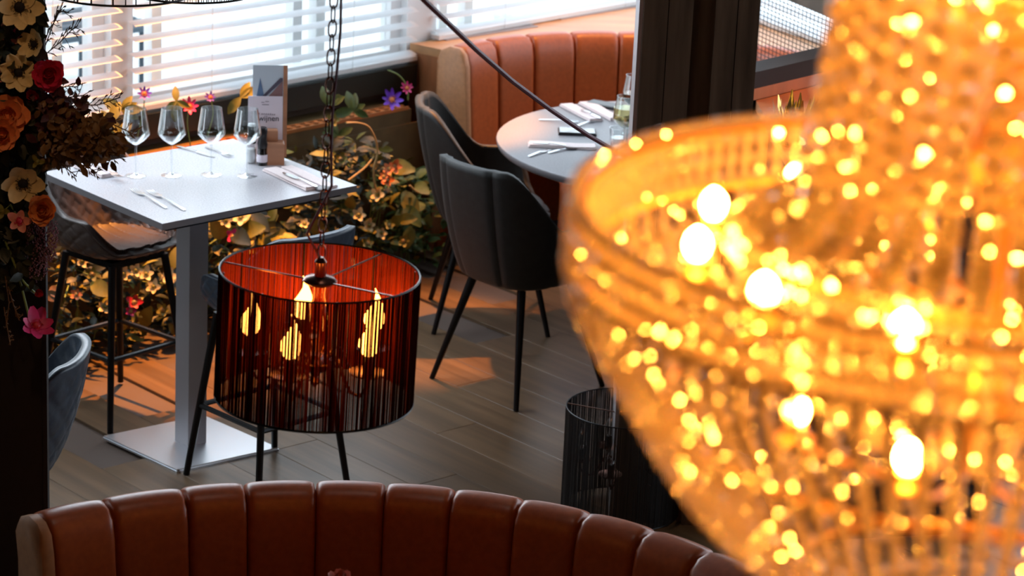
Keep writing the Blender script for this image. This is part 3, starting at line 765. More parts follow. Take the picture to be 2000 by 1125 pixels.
MB().lathe([(.0182, .012), (.0184, .014), (.0184, .036), (.018, .038)], 24).build('paper_band', M['paper'], pmill)
MB().lathe([(.016, .0605), (.0175, .075), (.014, .09), (.015, .105), (.0165, .125), (.013, .132)], 24).build('grinder_cap', M['rubber'], pmill)
smill = thing('salt_mill', 'clear salt mill with pale cap behind the right wine glass', 'mill', at_z(491, 318, TZ))
MB().lathe([(.017, 0), (.018, .004), (.0175, .03), (.015, .07)], 24).build('glass_body', M['glass'], smill)
MB().lathe([(.0165, .004), (.0160, .05), (.0004, .052)], 20).build('salt', M['white'], smill)
MB().lathe([(.015, .0705), (.016, .09), (.012, .10), (.0135, .125), (.014, .13)], 24).build('grinder_neck', M['sill'], smill)
MB().lathe([(.0145, .1305), (.013, .138), (.0004, .141)], 24).build('cap', M['white'], smill)

# ================================================================ pendant lamps
def pendant(cx, cy, ztop, h, R_, label, lit, chain_to, tilt=(0, 0), nstr=430, nm='pendant_lamp', sw=1.0):
    r = thing(nm, label, 'lamp', (cx, cy, ztop - h), 0, 'black string drum pendants')
    sh = bpy.data.objects.new('shade', None)
    # string shade: outer strings and thin lining behind them
    b = MB(); rg = random.Random(3)
    def ring(z, rr, name):
        MB().tube([(R_ * math.cos(2 * PI * i / 64), R_ * math.sin(2 * PI * i / 64), z) for i in range(64)], rr, 8, closed=True).build(name, M['blackmetal'], r)
    ring(h, .0022, 'top_rim'); ring(0, .0028, 'bottom_rim')
    n = nstr; 
    for i in range(n):
        q = 2 * PI * (i + rg.random() * .6) / n; w_ = 2 * PI * R_ / n * rg.choice((.2, .28, .38)) * sw; rr = R_ + rg.uniform(-.0012, .0012)
        c = V((math.cos(q), math.sin(q), 0)); t = V((-c.y, c.x, 0)); q0 = c * rr; tilt_ = rg.uniform(-.002, .002)
        p = [q0 - t * w_, q0 + t * w_]; e = c * .0012
        b.add([p[0], p[1], p[1] + e, p[0] + e] + [x + V((0, 0, h)) + t * tilt_ for x in (p[0], p[1], p[1] + e, p[0] + e)],
              [(0, 1, 5, 4), (1, 2, 6, 5), (2, 3, 7, 6), (3, 0, 4, 7)])
    stuff(b.build('string_shade', M['string' if lit else 'stringblack'], r, False))
    if lit:
        b = MB()
        for i in range(n):
            q = 2 * PI * (i + rg.random() * .5) / n; w_ = 2 * PI * R_ / n * rg.choice((.18, .27, .36)); c = V((math.cos(q), math.sin(q), 0)); t = V((-c.y, c.x, 0)); q0 = c * (R_ - .004)
            b.add([q0 - t * w_, q0 + t * w_, q0 + t * w_ + V((0, 0, h)), q0 - t * w_ + V((0, 0, h))], [(0, 3, 2, 1)])
        stuff(b.build('string_lining', M['stringin'], r, False))
    for i in range(8):
        q = 2 * PI * (i + .32) / 8
        MB().tube([((R_ - .007) * math.cos(q), (R_ - .007) * math.sin(q), 0), ((R_ - .007) * math.cos(q), (R_ - .007) * math.sin(q), h)], .0017, 6).build('frame_wire', M['blackmetal'], r)
    zh = h - .018
    for q in (math.radians(172), math.radians(55), math.radians(-38)):
        MB().tube([(.02 * math.cos(q), .02 * math.sin(q), zh), ((R_ - .003) * math.cos(q), (R_ - .003) * math.sin(q), h - .002)], .0018, 6).build('spider_arm', M['brass'], r)
    MB().lathe([(.004, zh - .012), (.03, zh - .006), (.036, zh), (.030, zh + .006), (.012, zh + .010), (.010, zh + .03), (.013, zh + .04), (.006, zh + .05)], 28).build('hub', M['brass'], r)
    # fixture
    MB().lathe([(.014, zh - .012), (.012, zh - .03), (.018, zh - .06), (.027, zh - .11), (.022, zh - .145), (.010, zh - .168)], 24).build('glass_column', M['amberglass'], r)
    zb = zh - .172
    MB().lathe([(.012, zb - .028), (.034, zb - .012), (.042, zb), (.040, zb + .003), (.010, zb + .004)], 24).build('bowl', M['brass'], r)
    MB().lathe([(.001, zb - .06), (.012, zb - .045), (.006, zb - .035), (.012, zb - .028)], 16).build('finial', M['brass'], r)
    AR = .138
    for k in range(5):
        q = math.radians(180 + 72 * k); c = V((math.cos(q), math.sin(q), 0))
        pts = [c * rr + V((0, 0, zb + dz)) for rr, dz in ((.02, .0), (.04, .022), (.058, .018), (.075, -.018), (.095, -.045), (.12, -.048), (.136, -.025), (AR, .002))]
        arm_ = MB().tube(pts, .0035, 8).build('arm', M['brass'], r)
        z0 = zb + .002; o = c * AR
        MB().lathe([(.006, 0), (.036, .004), (.039, .009), (.036, .008), (.008, .006)], 24, (o.x, o.y, z0)).build('drip_dish', M['brass'], arm_)
        MB().lathe([(.010, .006), (.0105, .04), (.009, .042)], 16, (o.x, o.y, z0)).build('candle_sleeve', M['rubber'], arm_)
        pf = [(.008, .043), (.016, .05), (.0215, .063), (.0205, .078), (.014, .095), (.007, .110), (.003, .124), (.0006, .136)]
        vs = MB()
        for i_, (rr, zz) in enumerate(pf): pass
        vs.lathe(pf, 20, (o.x, o.y, z0))
        vs.v = [(x + .006 * math.sin(max(0, (z - z0 - .08)) * 60), y, z) for x, y, z in vs.v]
        vs.build('flame_bulb', M['flame'] if lit else M['glass'], arm_)
    # hanging chain
    if chain_to:
        lk = MB().tube([(.0085 * math.cos(2 * PI * i / 16), 0, .017 * (1 if math.sin(2 * PI * i / 16) > 0 else -1) * abs(math.sin(2 * PI * i / 16)) ** .7) for i in range(16)], .0018, 6, closed=True).mesh('chain_link', M['brass'])
        z = zh + .06; k = 0
        while z < chain_to - (ztop - h) and k < 110:
            o = ob('chain_link', lk, r, loc=(0, 0, z)); o.rotation_euler = (0, .0, .5 + (PI / 2 if k % 2 else 0)); z += .029; k += 1
        pts = [(.012 + .004 * math.sin(i * 1.3), .004, zh + .04 + i * .08) for i in range(int((chain_to - (ztop - h)) / .08))]
        pts[0] = (0, 0, zh + .045); pts[1] = (-.03, -.01, zh + .10)
        MB().tube(pts, .0028, 6).build('power_cord', M['cord'], r)
        MB().lathe([(.05, chain_to - (ztop - h) - .03), (.045, chain_to - (ztop - h)), (.01, chain_to - (ztop - h) + .0)], 24).build('ceiling_rose', M['blackmetal'], r)
    r.rotation_euler = (tilt[0], tilt[1], 0)
    return r
pt = dep(619, 531, 5.43); 
pend = pendant(pt.x, pt.y, pt.z, .272, .2045, 'lit black string drum pendant with flame bulbs above the foreground booth', True, 4.59, (0, .025))
p2 = dep(372, -19, 6.9)
pendant(p2.x, p2.y, p2.z + .27, .27, .168, 'unlit drum pendant seen against the blinds, right one of the two at the top', False, 4.59, nstr=150, sw=.45)
p3 = dep(232, -16, 6.3)
pendant(p3.x, p3.y, p3.z + .27, .27, .168, 'unlit drum pendant at top left beside the black pillar', False, 4.59, nstr=24, sw=.12)
p4 = dep(1222, 797, 8.62)
pendant(p4.x, p4.y, p4.z, p4.z - .02 if p4.z < .4 else .34, .192, 'dark unlit string drum lamp low beside the wooden pillar base', False, 4.59, nstr=620, sw=1.25)
# cable
cpts = []
prev = [(760, -70, 5.3), (828, 0, 5.4), (930, 97, 5.8), (1000, 158, 6.1), (1075, 214, 6.5), (1150, 265, 6.9), (1238, 316, 7.5), (1290, 345, 7.95)]
for x, y, D in prev: cpts.append(dep(x, y, D))
first = cpts[0]; top = V((first.x - .9, first.y - .3, 4.59))
cab = tag(MB().tube([top, (top + first) / 2 + V((0, 0, -.15))] + cpts, .006, 8).build('hanging_cable', M['cord'], None), 'dark burgundy cable crossing in front of the round table to the pillar', 'cable')

# ================================================================ mesh screen, shelf, tray right of the pillar
sd = V((math.cos(math.radians(113)), math.sin(math.radians(113)), 0))
m0 = dep(1560, 60, 9.9); sn = V((sd.y, -sd.x, 0))
scn = thing('wire_mesh_screen', 'dark wire mesh screen between the pillar and the chandelier', 'screen', (m0.x, m0.y, 0))
def onm(px, py): return on_plane(px, py, m0, sn)
zb_ = onm(1700, 150).z - .15; zt_ = onm(1560, 4).z
ta, tb = -1.1, .62
b = MB(); z = zb_
while z < zt_ : 
    b.tube([m0 + sd * ta + V((0, 0, z - m0.z)), m0 + sd * tb + V((0, 0, z - m0.z))], .0016, 4); z += .0165
t = ta
while t < tb:
    b.tube([m0 + sd * t + V((0, 0, zb_ - m0.z)), m0 + sd * t + V((0, 0, zt_ - m0.z))], .0012, 4); t += .030
stuff(b.build('wire_mesh', M['wirem'], scn, False, True))
for zz in (zb_ - .02, zt_):
    q = [m0 + sd * ta + sn * .02, m0 + sd * tb + sn * .02, m0 + sd * tb - sn * .02, m0 + sd * ta - sn * .02]
    MB().prism(q, zz, zz + (.02 if zz < zt_ else .25)).build('frame_rail', M['darkwood'], scn, False, True)
for tt in (ta, ):
    q = [m0 + sd * tt + sn * .02, m0 + sd * (tt + .04) + sn * .02, m0 + sd * (tt + .04) - sn * .02, m0 + sd * tt - sn * .02]
    MB().prism(q, zb_ - .02, 4.59).build('frame_post', M['darkwood'], scn, False, True)
# dark beam in front and the wooden counter below it
zc = 1.25
A_, B_ = at_z(1470, 191, zc), at_z(2010, 60, zc); bd = (B_ - A_).normalized(); bn = V((bd.y, -bd.x, 0))
beam = thing('dark_partition', 'low dark partition beam crossing behind the chandelier', 'partition', (A_ + B_) / 2 * 1.0)
hB = .088
MB().prism([A_, B_, B_ - bn * .10, A_ - bn * .10], zc + .03, zc + hB).build('beam', M['blackwall'], beam, False, True)
MB().prism([A_ + bn * .0, B_, B_ - bn * .08, A_ - bn * .08], zc - .01, zc + .03).build('lower_rail', M['panelwood'], beam, False, True)
MB().prism([A_ + bn * -.01, B_ - bn * .01, B_ - bn * .07, A_ - bn * .07], 0, zc - .01).build('panel', M['blackwall'], beam, False, True)
c_ = at_z(1512, 250, zc); c2 = at_z(1560, 340, zc); c3 = at_z(2010, 330, zc)
cn = thing('oak_counter', 'orange lit oak counter right of the wooden pillar', 'counter', (c2.x, c2.y, 0))
MB().prism([A_ + bd * .02, c2, c3, B_], zc - .045, zc - .012).build('countertop', M['panelwood'], cn, False, True)
MB().prism(inset([A_ + bd * .02, c2, c3, B_], .9), 0, zc - .045).build('cabinet', M['blackwall'], cn, False, True)
orn = thing('gold_leaf_ornament', 'spiky gold metal leaf ornament standing on the oak counter', 'ornament', at_z(1545, 285, zc - .012))
MB().lathe([(.03, 0), (.05, .012), (.042, .03), (.02, .036)], 20).build('base', M['gold'], orn)
rg = random.Random(2)
for i in range(16):
    q = 2 * PI * i / 16 + rg.random() * .3; s_ = rg.uniform(.25, .9)
    d = V((math.cos(q) * s_, math.sin(q) * s_, 1)); MB().leaf((math.cos(q) * .012, math.sin(q) * .012, .03), d, (-math.sin(q), math.cos(q), 0.01) if 0 else (math.cos(q), math.sin(q), .2), rg.uniform(.10, .16), .024).build('leaf', M['gold'], orn)

# ================================================================ plants under the window
def bloom(name, label, loc, face, R_, m, petals, centre='black', cup=.35, layers=1, group=None, pw=.62, ragged=0, cat='flower', pm=None):
    """flower facing 'face'; each petal an object of its own"""
    r = thing(name, label, cat, loc, 0, group)
    r.rotation_mode = 'QUATERNION'; r.rotation_quaternion = V(face).to_track_quat('Z', 'Y')
    rg = random.Random(hash(label) % 1000 if 0 else len(label) * 7 + int(R_ * 1e4))
    def petal_mesh(L, W, cp):
        def f(u, v):
            x = L * v; wv = W * (math.sin(PI * min(1, v * .86 + .10)) ** .6); y = (u - .5) * wv
            z = cp * L * (v ** 2) + .18 * abs(2 * u - 1) ** 2 * L * .5 * (cp if cp > .3 else .3) + ragged * L * .06 * math.sin(u * 9) * v
            if cp > .8: x = L * (v - .35 * v * v)
            return (x, y, z)
        b = MB().grid(6, 6, f); return b.mesh('petal', M[pm or m])
    for ly in range(layers):
        L = R_ * (1 - .20 * ly) if layers > 1 else R_; cp = cup + (ly / max(1, layers - 1)) * 1.1 if layers > 1 else cup
        pmh = petal_mesh(L, L * pw * 1.15, cp)
        n = petals
        for k in range(n):
            o = ob('petal', pmh, r); o.rotation_euler = (rg.uniform(-.12, .12), rg.uniform(-.12, .12), 2 * PI * (k + .5 * (ly % 2)) / n + rg.uniform(-.12, .12))
            s_ = rg.uniform(.88, 1.08); o.scale = (s_, s_, s_); o.location = (0, 0, .004 * ly)
    if layers == 1:
        MB().ball((0, 0, .004), R_ * .24, 10, .5).build('flower_centre', M[centre], r)
        b = MB()
        for k in range(28):
            q = 2 * PI * k / 28 + rg.random(); rr = R_ * rg.uniform(.28, .38); b.tube([(0, 0, .003), (rr * math.cos(q), rr * math.sin(q), R_ * .16)], .0006, 3); b.ball((rr * math.cos(q), rr * math.sin(q), R_ * .16), .0014, 4)
        stuff(b.build('stamens', M[centre], r))
    else:
        MB().ball((0, 0, .008), R_ * .3, 12, .9).build('flower_bud', M[m], r)
    return r
def bush(label, base, w_, h_, d_, n, mats, seed, nbig=10, stems=6):
    rg = random.Random(seed)
    r = thing('flowering_plant', label, 'plant', base, 0, 'plants massed under the window')
    b1, b2 = MB(), MB()
    st = MB()
    for i in range(n):
        u, v, t = rg.uniform(-1, 1), rg.uniform(-1, 1), rg.random() ** .9
        p = WD * (u * w_ / 2 * (1 - .3 * t)) + WN * (v * d_ / 2) + V((0, 0, .01 + t * h_)); p.z = max(.012, p.z)
        d = V((rg.uniform(-1, 1), rg.uniform(-1, .6), rg.uniform(-.2, .9))); 
        L = rg.uniform(.03, .07)
        (b1 if rg.random() < .78 else b2).leaf(p, d, (rg.uniform(-.4, .4), rg.uniform(-.7, .1), 1), L, L * rg.uniform(.4, .75), n=3)
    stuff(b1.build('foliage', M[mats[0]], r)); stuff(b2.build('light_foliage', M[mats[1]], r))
    for i in range(stems):
        u = rg.uniform(-.8, .8) * w_ / 2; p = WD * u; k = rg.uniform(.6, 1.0) * h_
        MB().tube([p, p + WD * rg.uniform(-.04, .04) + V((0, 0, k * .5)), p + WD * rg.uniform(-.08, .08) + WN * .05 + V((0, 0, k)), p + WD * rg.uniform(-.1, .1) + WN * .10 + V((0, 0, k * .93))], .0025, 5).build('stem', M['gstem'], r)
    for i in range(nbig):
        p = WD * rg.uniform(-.5, .5) * w_ + WN * (d_ * .5 + rg.uniform(-.03, .03)) + V((0, 0, rg.uniform(.15, 1.0) * h_))
        L = rg.uniform(.07, .13); MB().leaf(p, V((rg.uniform(-.8, .8), -.5, rg.uniform(-.6, .7))), V((0, -1, .4)), L, L * .55, n=5).build('leaf', M[rg.choice(mats)], r)
    return r
PO = .33
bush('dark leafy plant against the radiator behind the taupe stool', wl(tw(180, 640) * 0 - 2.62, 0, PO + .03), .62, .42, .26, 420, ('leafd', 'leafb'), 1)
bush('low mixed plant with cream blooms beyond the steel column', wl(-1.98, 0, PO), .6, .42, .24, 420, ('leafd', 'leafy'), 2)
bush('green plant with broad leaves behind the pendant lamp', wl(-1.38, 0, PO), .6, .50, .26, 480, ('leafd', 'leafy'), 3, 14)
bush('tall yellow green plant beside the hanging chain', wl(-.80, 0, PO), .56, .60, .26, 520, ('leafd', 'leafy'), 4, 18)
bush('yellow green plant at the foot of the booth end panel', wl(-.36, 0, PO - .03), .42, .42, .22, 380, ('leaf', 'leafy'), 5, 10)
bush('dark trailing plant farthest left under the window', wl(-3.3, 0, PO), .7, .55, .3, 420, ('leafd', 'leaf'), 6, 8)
PL0 = wl(0, 0, .46)
def onp(px, py, off=.46): return on_plane(px, py, wl(0, 0, off), WN)
tocam = lambda p: (CAM - V(p)).normalized()
rg = random.Random(9)
# blooms scattered over the plants
spots = [(160, 470, 'cream'), (215, 560, 'peach'), (240, 535, 'cream'), (265, 528, 'cream'), (285, 535, 'cream'), (150, 575, 'peach'), (205, 600, 'cream'), (262, 590, 'red'), (300, 560, 'cream'), (255, 608, 'pink'), (318, 605, 'leafy'), (330, 540, 'cream'), (160, 510, 'cream'), (180, 535, 'leafy'),
         (440, 430, 'cream'), (470, 425, 'cream'), (490, 465, 'cream'), (580, 405, 'leafy'), (634, 415, 'leafy'), (595, 437, 'cream'), (455, 462, 'pink'), (720, 440, 'cream'), (745, 455, 'cream'), (760, 440, 'leafy'), (718, 475, 'leafy'), (788, 470, 'leafy'), (700, 420, 'cream'), (738, 380, 'cream'),
         (650, 235, 'leafy'), (645, 300, 'leafy'), (665, 310, 'leafy'), (760, 330, 'peach'), (750, 345, 'peach'), (770, 325, 'peach'), (755, 352, 'peach')]
BLS = ['cream bloom high under the left end of the taupe stool seat', 'peach bloom left of the taupe stool near leg', 'cream bloom just behind the taupe stool near leg', 'cream bloom between the two middle stool legs, higher one', 'cream bloom right of the middle stool legs',
  'peach bloom nearest the purple tassels', 'cream bloom low beside the taupe stool near leg', 'red bloom between stool leg and steel column', 'cream bloom left of the right stool leg', 'magenta bloom lowest under the taupe stool', 'yellow bloom low beside the steel column',
  'cream bloom touching the steel column', 'cream bloom beside the stool left leg', 'yellow bloom over the peach blooms under the stool', 'cream bloom right of the steel column, under the table edge', 'cream bloom second from the steel column under the table edge',
  'cream bloom above the rim of the lit pendant, left', 'yellow bloom left of the pendant chain', 'yellow bloom right of the pendant chain', 'cream bloom just above the blue grey stool back', 'magenta bloom between the column and the lit pendant',
  'cream bloom right of the blue grey stool back', 'cream bloom right of the pendant, middle of its cluster', 'yellow bloom furthest up beside the end panel foot', 'yellow bloom at the right rim of the pendant shade', 'yellow bloom lowest by the end panel',
  'cream bloom above the right stool back corner', 'cream ball bloom at the tip of the arching stem', 'yellow bloom high beside the copper grille', 'yellow bloom close to the chain at mid height', 'yellow bloom just right of the chain at mid height',
  'pale orange bud, upper left of the bud cluster', 'pale orange bud, lower left of the bud cluster', 'pale orange bud, topmost of the bud cluster', 'pale orange bud, lowest of the bud cluster']
nmz = {'cream': 'cream', 'peach': 'pale orange', 'red': 'red', 'leafy': 'yellow', 'pink': 'magenta'}
for i, (x, y, c) in enumerate(spots):
    p = onp(x, y, .50 if y > 240 else .30)
    if p.z < .03: p = at_z(x, y, .04)
    gname = '%s blooms among the plants' % nmz[c]
    bloom('small_flower', BLS[i], p, tocam(p) + V((rg.uniform(-.5, .5), 0, rg.uniform(0, .5))), rg.uniform(.022, .034), c, 5, 'stem' if c != 'cream' else 'leafy', group=gname)
for (x, y, rr, lab, c) in ((766, 195, .046, 'purple star flower with orange centre beside the end panel', 'purple'), (282, 183, .03, 'purple flower in front of the blinds above the left glasses', 'purple'),
                        (370, 208, .036, 'magenta purple flower behind the second wine glass', 'pink'), (411, 190, .022, 'small purple flower above the third wine glass', 'purple'), (795, 172, .028, 'pink purple flower at the top of the curved stem', 'pink')):
    p = onp(x, y, .30)
    bloom('star_flower', lab, p, tocam(p) + V((0, 0, .3)), rr, c, 8, 'orange', pw=.35)
def stemthing(label, pts, off, m='stem', rr=.004):
    P = [onp(x, y, off) for x, y in pts]
    r = thing('flower_stem', label, 'stem', P[0]); 
    # smooth
    Q = []
    for i in range(len(P) - 1):
        a, b_ = P[max(0, i - 1)], P[min(len(P) - 1, i + 2)]
        for k in range(5):
            t = k / 5; p0, p1, p2_, p3_ = a, P[i], P[i + 1], b_
            Q.append(.5 * ((2 * p1) + (p2_ - p0) * t + (2 * p0 - 5 * p1 + 4 * p2_ - p3_) * t * t + (3 * p1 - p0 - 3 * p2_ + p3_) * t ** 3))
    Q.append(P[-1]); MB().tube(Q, rr, 6).build('stalk', M[m], r, True, True); return r
stemthing('pale arching stem curving over beside the hanging chain', [(676, 240), (700, 240), (720, 248), (733, 272), (737, 300), (730, 330), (732, 360), (738, 378)], .50)
stemthing('thin stem arching from the sill to the purple flowers', [(758, 137), (780, 148), (795, 170), (797, 195)], .24, 'gstem', .003)
stemthing('thin stem of the purple flower above the first wine glass', [(282, 183), (280, 215), (268, 270)], .30, 'gstem', .0022)
stemthing('thin stem of the magenta purple flower behind the second wine glass', [(370, 208), (366, 240), (372, 285)], .30, 'gstem', .0022)
stemthing('thin stem of the small flower above the third wine glass', [(411, 190), (416, 225), (402, 275)], .30, 'gstem', .0022)
stemthing('short stem with buds beside the charcoal armchair', [(800, 362), (815, 375), (836, 380)], .46)
stemthing('pale branch with leaves under the arching stem', [(735, 300), (715, 325), (690, 345), (680, 352)], .48)
SPL = ['yellow green leaf sprig rising left of the first wine glass', 'yellow green leaf sprig close to the garland twigs', 'yellow green leaf sprig behind the second wine glass',
       'yellow green leaf sprig just left of the picture card', 'yellow green leaf sprig low beside the first wine glass bowl', 'mid green leaf sprig touching the hanging chain below the grille',
       'mid green leaf sprig right of the chain under the orange lit grille', 'mid green leaf sprig inside the curve of the arching stem', 'yellow green leaf sprig at the bend of the arching stem',
       'yellow green leaf sprig at the foot of the arching stem', 'mid green leaf sprig hanging under the high table, right of the column', 'mid green leaf sprig directly above the blue grey stool back']
# leafy sprigs behind the glasses, left
for i, (x, y, ln) in enumerate(((238, 215, 5), (215, 240, 5), (345, 198, 4), (470, 190, 3), (240, 262, 4), (640, 205, 6), (690, 215, 6), (660, 265, 5), (740, 290, 4), (700, 320, 5), (520, 440, 6), (655, 400, 5))):
    p = onp(x, y, .30); rg = random.Random(40 + i)
    r = thing('leaf_sprig', SPL[i], 'leaf', p, 0, 'leaf sprigs rising above the plants')
    for k in range(ln):
        q = rg.uniform(0, 2 * PI); d = cr * math.cos(q) + cu * (math.sin(q) + .3) ; L = rg.uniform(.05, .09)
        MB().leaf((0, 0, 0), d, -cf, L, L * .5, n=4).build('leaf', M['leafy' if i in (0, 1, 2, 3, 4, 8, 9) else 'leaf'], r)

# ================================================================ garland on the black pillar
GD = LD - .05
def onl(px, py, o=0): d = ray(px, py); return CAM + d * ((GD - o) / d.y)
tw_ = V((.15, -1, .35))
def fl_(name, lab, x, y, Rpx, c, n, **k):
    p = onl(x, y, k.pop('o', .06)); face = k.pop('face', (.2, -1, .3))
    return bloom(name, lab, p, face, Rpx / F * GD * 1.05, c, n, group=None, **k)
fl_('anemone', 'large cream anemone with black centre at the top left corner', 38, 14, 44, 'cream', 8, cup=.25)
fl_('anemone', 'cream anemone turned sideways on the black pillar edge', 68, 86, 30, 'cream', 8, cup=.55, face=(-.5, -1, .2))
fl_('anemone', 'ragged cream anemone left of the crimson ranunculus', 36, 142, 36, 'cream', 9, cup=.3, ragged=1)
fl_('ranunculus', 'round crimson ranunculus beside the window', 95, 146, 31, 'magenta', 8, layers=5, cup=.35, pw=.9)
fl_('rose', 'peach garden rose, upper of the pair at the left edge', 14, 226, 40, 'peach', 7, layers=5, cup=.3, pw=.9)
fl_('rose', 'peach garden rose, lower of the pair at the left edge', 4, 262, 34, 'peach', 7, layers=5, cup=.4, pw=.9, o=.09)
fl_('magnolia', 'cream magnolia bloom below the roses', 45, 357, 42, 'cream', 6, cup=.3, pw=.75, face=(.2, -1, -.2))
fl_('ranunculus', 'round orange ranunculus under the magnolia', 82, 411, 29, 'orange', 9, layers=5, cup=.5, pw=.95)
fl_('orchid', 'small pink orchid bloom left of the orange ranunculus', 37, 432, 24, 'orchid', 5, cup=.2, centre='magenta')
fl_('orchid', 'peach orchid bloom in the shadow below the top anemone', 25, 62, 26, 'orchid', 5, cup=.2, centre='magenta', o=.02)
fl_('poppy', 'hot pink poppy hanging lowest above the quilted stool', 71, 636, 33, 'pink', 7, cup=.45, face=(.5, -.75, .75), centre='red')
fl_('small_flower', 'small red bud above the hanging pink poppy', 76, 573, 14, 'red', 6, cup=.9, layers=2)
fl_('small_flower', 'crimson bud under the crimson ranunculus', 62, 188, 18, 'magenta', 6, cup=.9, layers=3, o=.03)
fl_('small_flower', 'yellow green bud beside the magnolia', 72, 316, 15, 'leafy', 3, cup=.4, centre='leafy', pw=.5)
fl_('small_flower', 'yellow bud at the left edge below the magnolia', 5, 413, 16, 'leafy', 3, cup=.4, centre='leafy')
fl_('small_flower', 'dark pink bud at the left edge by the anemones', 8, 147, 18, 'orchid', 6, cup=.8, layers=2, o=.03)
gar = thing('garland', 'dark leafy garland with twigs and mauve tassels hanging on the black pillar', 'garland', onl(40, 250))
rg = random.Random(21)
b = MB()
for i in range(900):
    y = rg.uniform(-20, 560); x = rg.uniform(-60, 74 + (18 if 180 < y < 330 else 0)); p = onl(x, y, rg.uniform(.0, .05))
    L = rg.uniform(.02, .05); b.leaf(p, V((rg.uniform(-1, 1), rg.uniform(-.6, .1), rg.uniform(-1, .8))), V((rg.uniform(-.4, .4), -1, .3)), L, L * .55, n=3)
stuff(b.build('foliage', M['leafd'], gar, True, True))
b = MB()
for i in range(520):
    t = rg.random(); x = 90 + t * 125 + rg.uniform(-22, 22); y = 262 + rg.gauss(0, 30) * (1 - .35 * t) + 12 * t; p = onl(x, y, rg.uniform(.01, .10))
    L = rg.uniform(.012, .03); b.leaf(p, V((rg.uniform(-.2, 1), rg.uniform(-.6, .3), rg.uniform(-.8, .8))), V((rg.uniform(-.5, .5), -1, .3)), L, L * .6, n=3)
stuff(b.build('bronze_foliage', M['leafb'], gar, True, True))
b = MB()
for i in range(260):
    x = rg.gauss(108, 22); y = rg.gauss(232, 24); p = onl(x, y, rg.uniform(.0, .07)); L = rg.uniform(.015, .035)
    b.leaf(p, V((rg.uniform(-.5, 1), rg.uniform(-.6, .3), rg.uniform(-.8, .8))), V((0, -1, .3)), L, L * .6, n=3)
stuff(b.build('burgundy_foliage', leafm('burgundy_leaf', (.07, .015, .02)), gar, True, True))
def twig(pts, nl, L0, seed, m='twig'):
    rg = random.Random(seed); P = [onl(x, y, .05) for x, y in pts]; o = MB().tube(P, .0014, 5); 
    for i in range(nl):
        t = (i + .5) / nl * (len(P) - 1); k = int(t); p = P[k].lerp(P[min(k + 1, len(P) - 1)], t - k); d = (P[min(k + 1, len(P) - 1)] - P[k]).normalized()
        sgn = 1 if i % 2 else -1; sd = cu * sgn * rg.uniform(.4, 1.1) + d * rg.uniform(.4, 1)
        q = p + sd.normalized() * L0 * rg.uniform(.5, 1); o.tube([p, q], [.0012, .0006], 4)
        for s in range(2): o.leaf(p.lerp(q, rg.uniform(.3, 1)), sd + cr * rg.uniform(-.5, .7) + cu * rg.uniform(-.5, .5), -cf, L0 * .5, L0 * .12, n=2)
    o.build('twig', M[m], gar, True, True)
twig([(88, 90), (105, 45), (112, 20), (135, 25)], 10, .022, 1)
twig([(88, 80), (95, 60), (108, 40), (122, 8)], 8, .020, 2)
twig([(90, 105), (118, 82), (138, 60), (152, 50)], 14, .026, 3)
twig([(100, 180), (130, 168), (150, 170)], 10, .022, 4)
twig([(95, 200), (135, 190), (165, 186)], 12, .024, 5)
twig([(100, 215), (150, 205), (190, 205), (235, 190)], 22, .024, 6)
twig([(120, 250), (170, 240), (215, 240), (262, 262)], 20, .024, 7, 'leafb')
twig([(120, 290), (170, 292), (205, 300), (235, 305)], 18, .026, 8, 'leafb')
twig([(100, 300), (125, 325), (150, 345)], 12, .024, 9, 'leafb')
twig([(140, 300), (170, 325), (190, 338)], 12, .024, 10, 'leafb')
for i in range(16):
    t = i / 15; x = 52 + t * 56; y0 = 430 + rg.uniform(-8, 8) ; y1 = 500 + 45 * math.sin(t * PI * .9 + .3) + rg.uniform(-10, 14)
    P = [onl(x + 3 * math.sin(k), y0 + (y1 - y0) * k / 5, .04 + .01 * math.sin(k + i)) for k in range(6)]
    b = MB()
    for k in range(5):
        for j in range(7):
            q = P[k].lerp(P[k + 1], j / 7) + V((rg.uniform(-.004, .004), rg.uniform(-.004, .004), 0)); b.ball(q, rg.uniform(.0015, .003), 4)
    b.build('amaranth_tassel', M['mauve'], gar, True, True)
for pts in ([(10, 470), (28, 515), (42, 560), (58, 625)], [(38, 540), (50, 555), (68, 572)], [(0, 420), (20, 400), (45, 440)]):
    MB().tube([onl(x, y, .045) for x, y in pts], .0028, 6).build('stem', M['gstem'], gar, True, True)
for k, pts in enumerate(([(10, 540), (18, 590), (12, 640)], [(16, 560), (28, 600), (38, 622)], [(8, 600), (16, 650), (20, 668)])):
    twig(pts, 12, .016, 60 + k, 'leafb')

# ================================================================ chandelier
CD = 2.0
C0 = dep(1945, 428, CD); RRg = .318
chd = thing('crystal_chandelier', 'large glowing crystal bead chandelier close to the viewer on the right', 'chandelier', C0)
chd.location = C0
def hoop(R_, z, rr, name='hoop'):
    return MB().tube([(R_ * math.cos(2 * PI * i / 72), R_ * math.sin(2 * PI * i / 72), z) for i in range(72)], rr, 8, closed=True).build(name, M['chandmetal'], chd)
hoop(RRg - .008, -.002, .003, 'upper_ring'); hoop(RRg - .006, -.052, .003, 'lower_ring'); hoop(.19, -.02, .004, 'inner_ring'); hoop(.115, .56, .004, 'crown_ring'); hoop(.24, -.16, .003, 'basket_ring'); hoop(.13, -.30, .003, 'bottom_ring')
MB().lathe([(.012, -.20), (.03, -.16), (.014, -.1), (.013, .0), (.026, .05), (.013, .1), (.012, .6), (.02, .65)], 20).build('stem', M['chandmetal'], chd)
MB().tube([(0, 0, .65), (0, 0, 4.59 - C0.z)], .006, 8).build('suspension_rod', M['chandmetal'], chd)
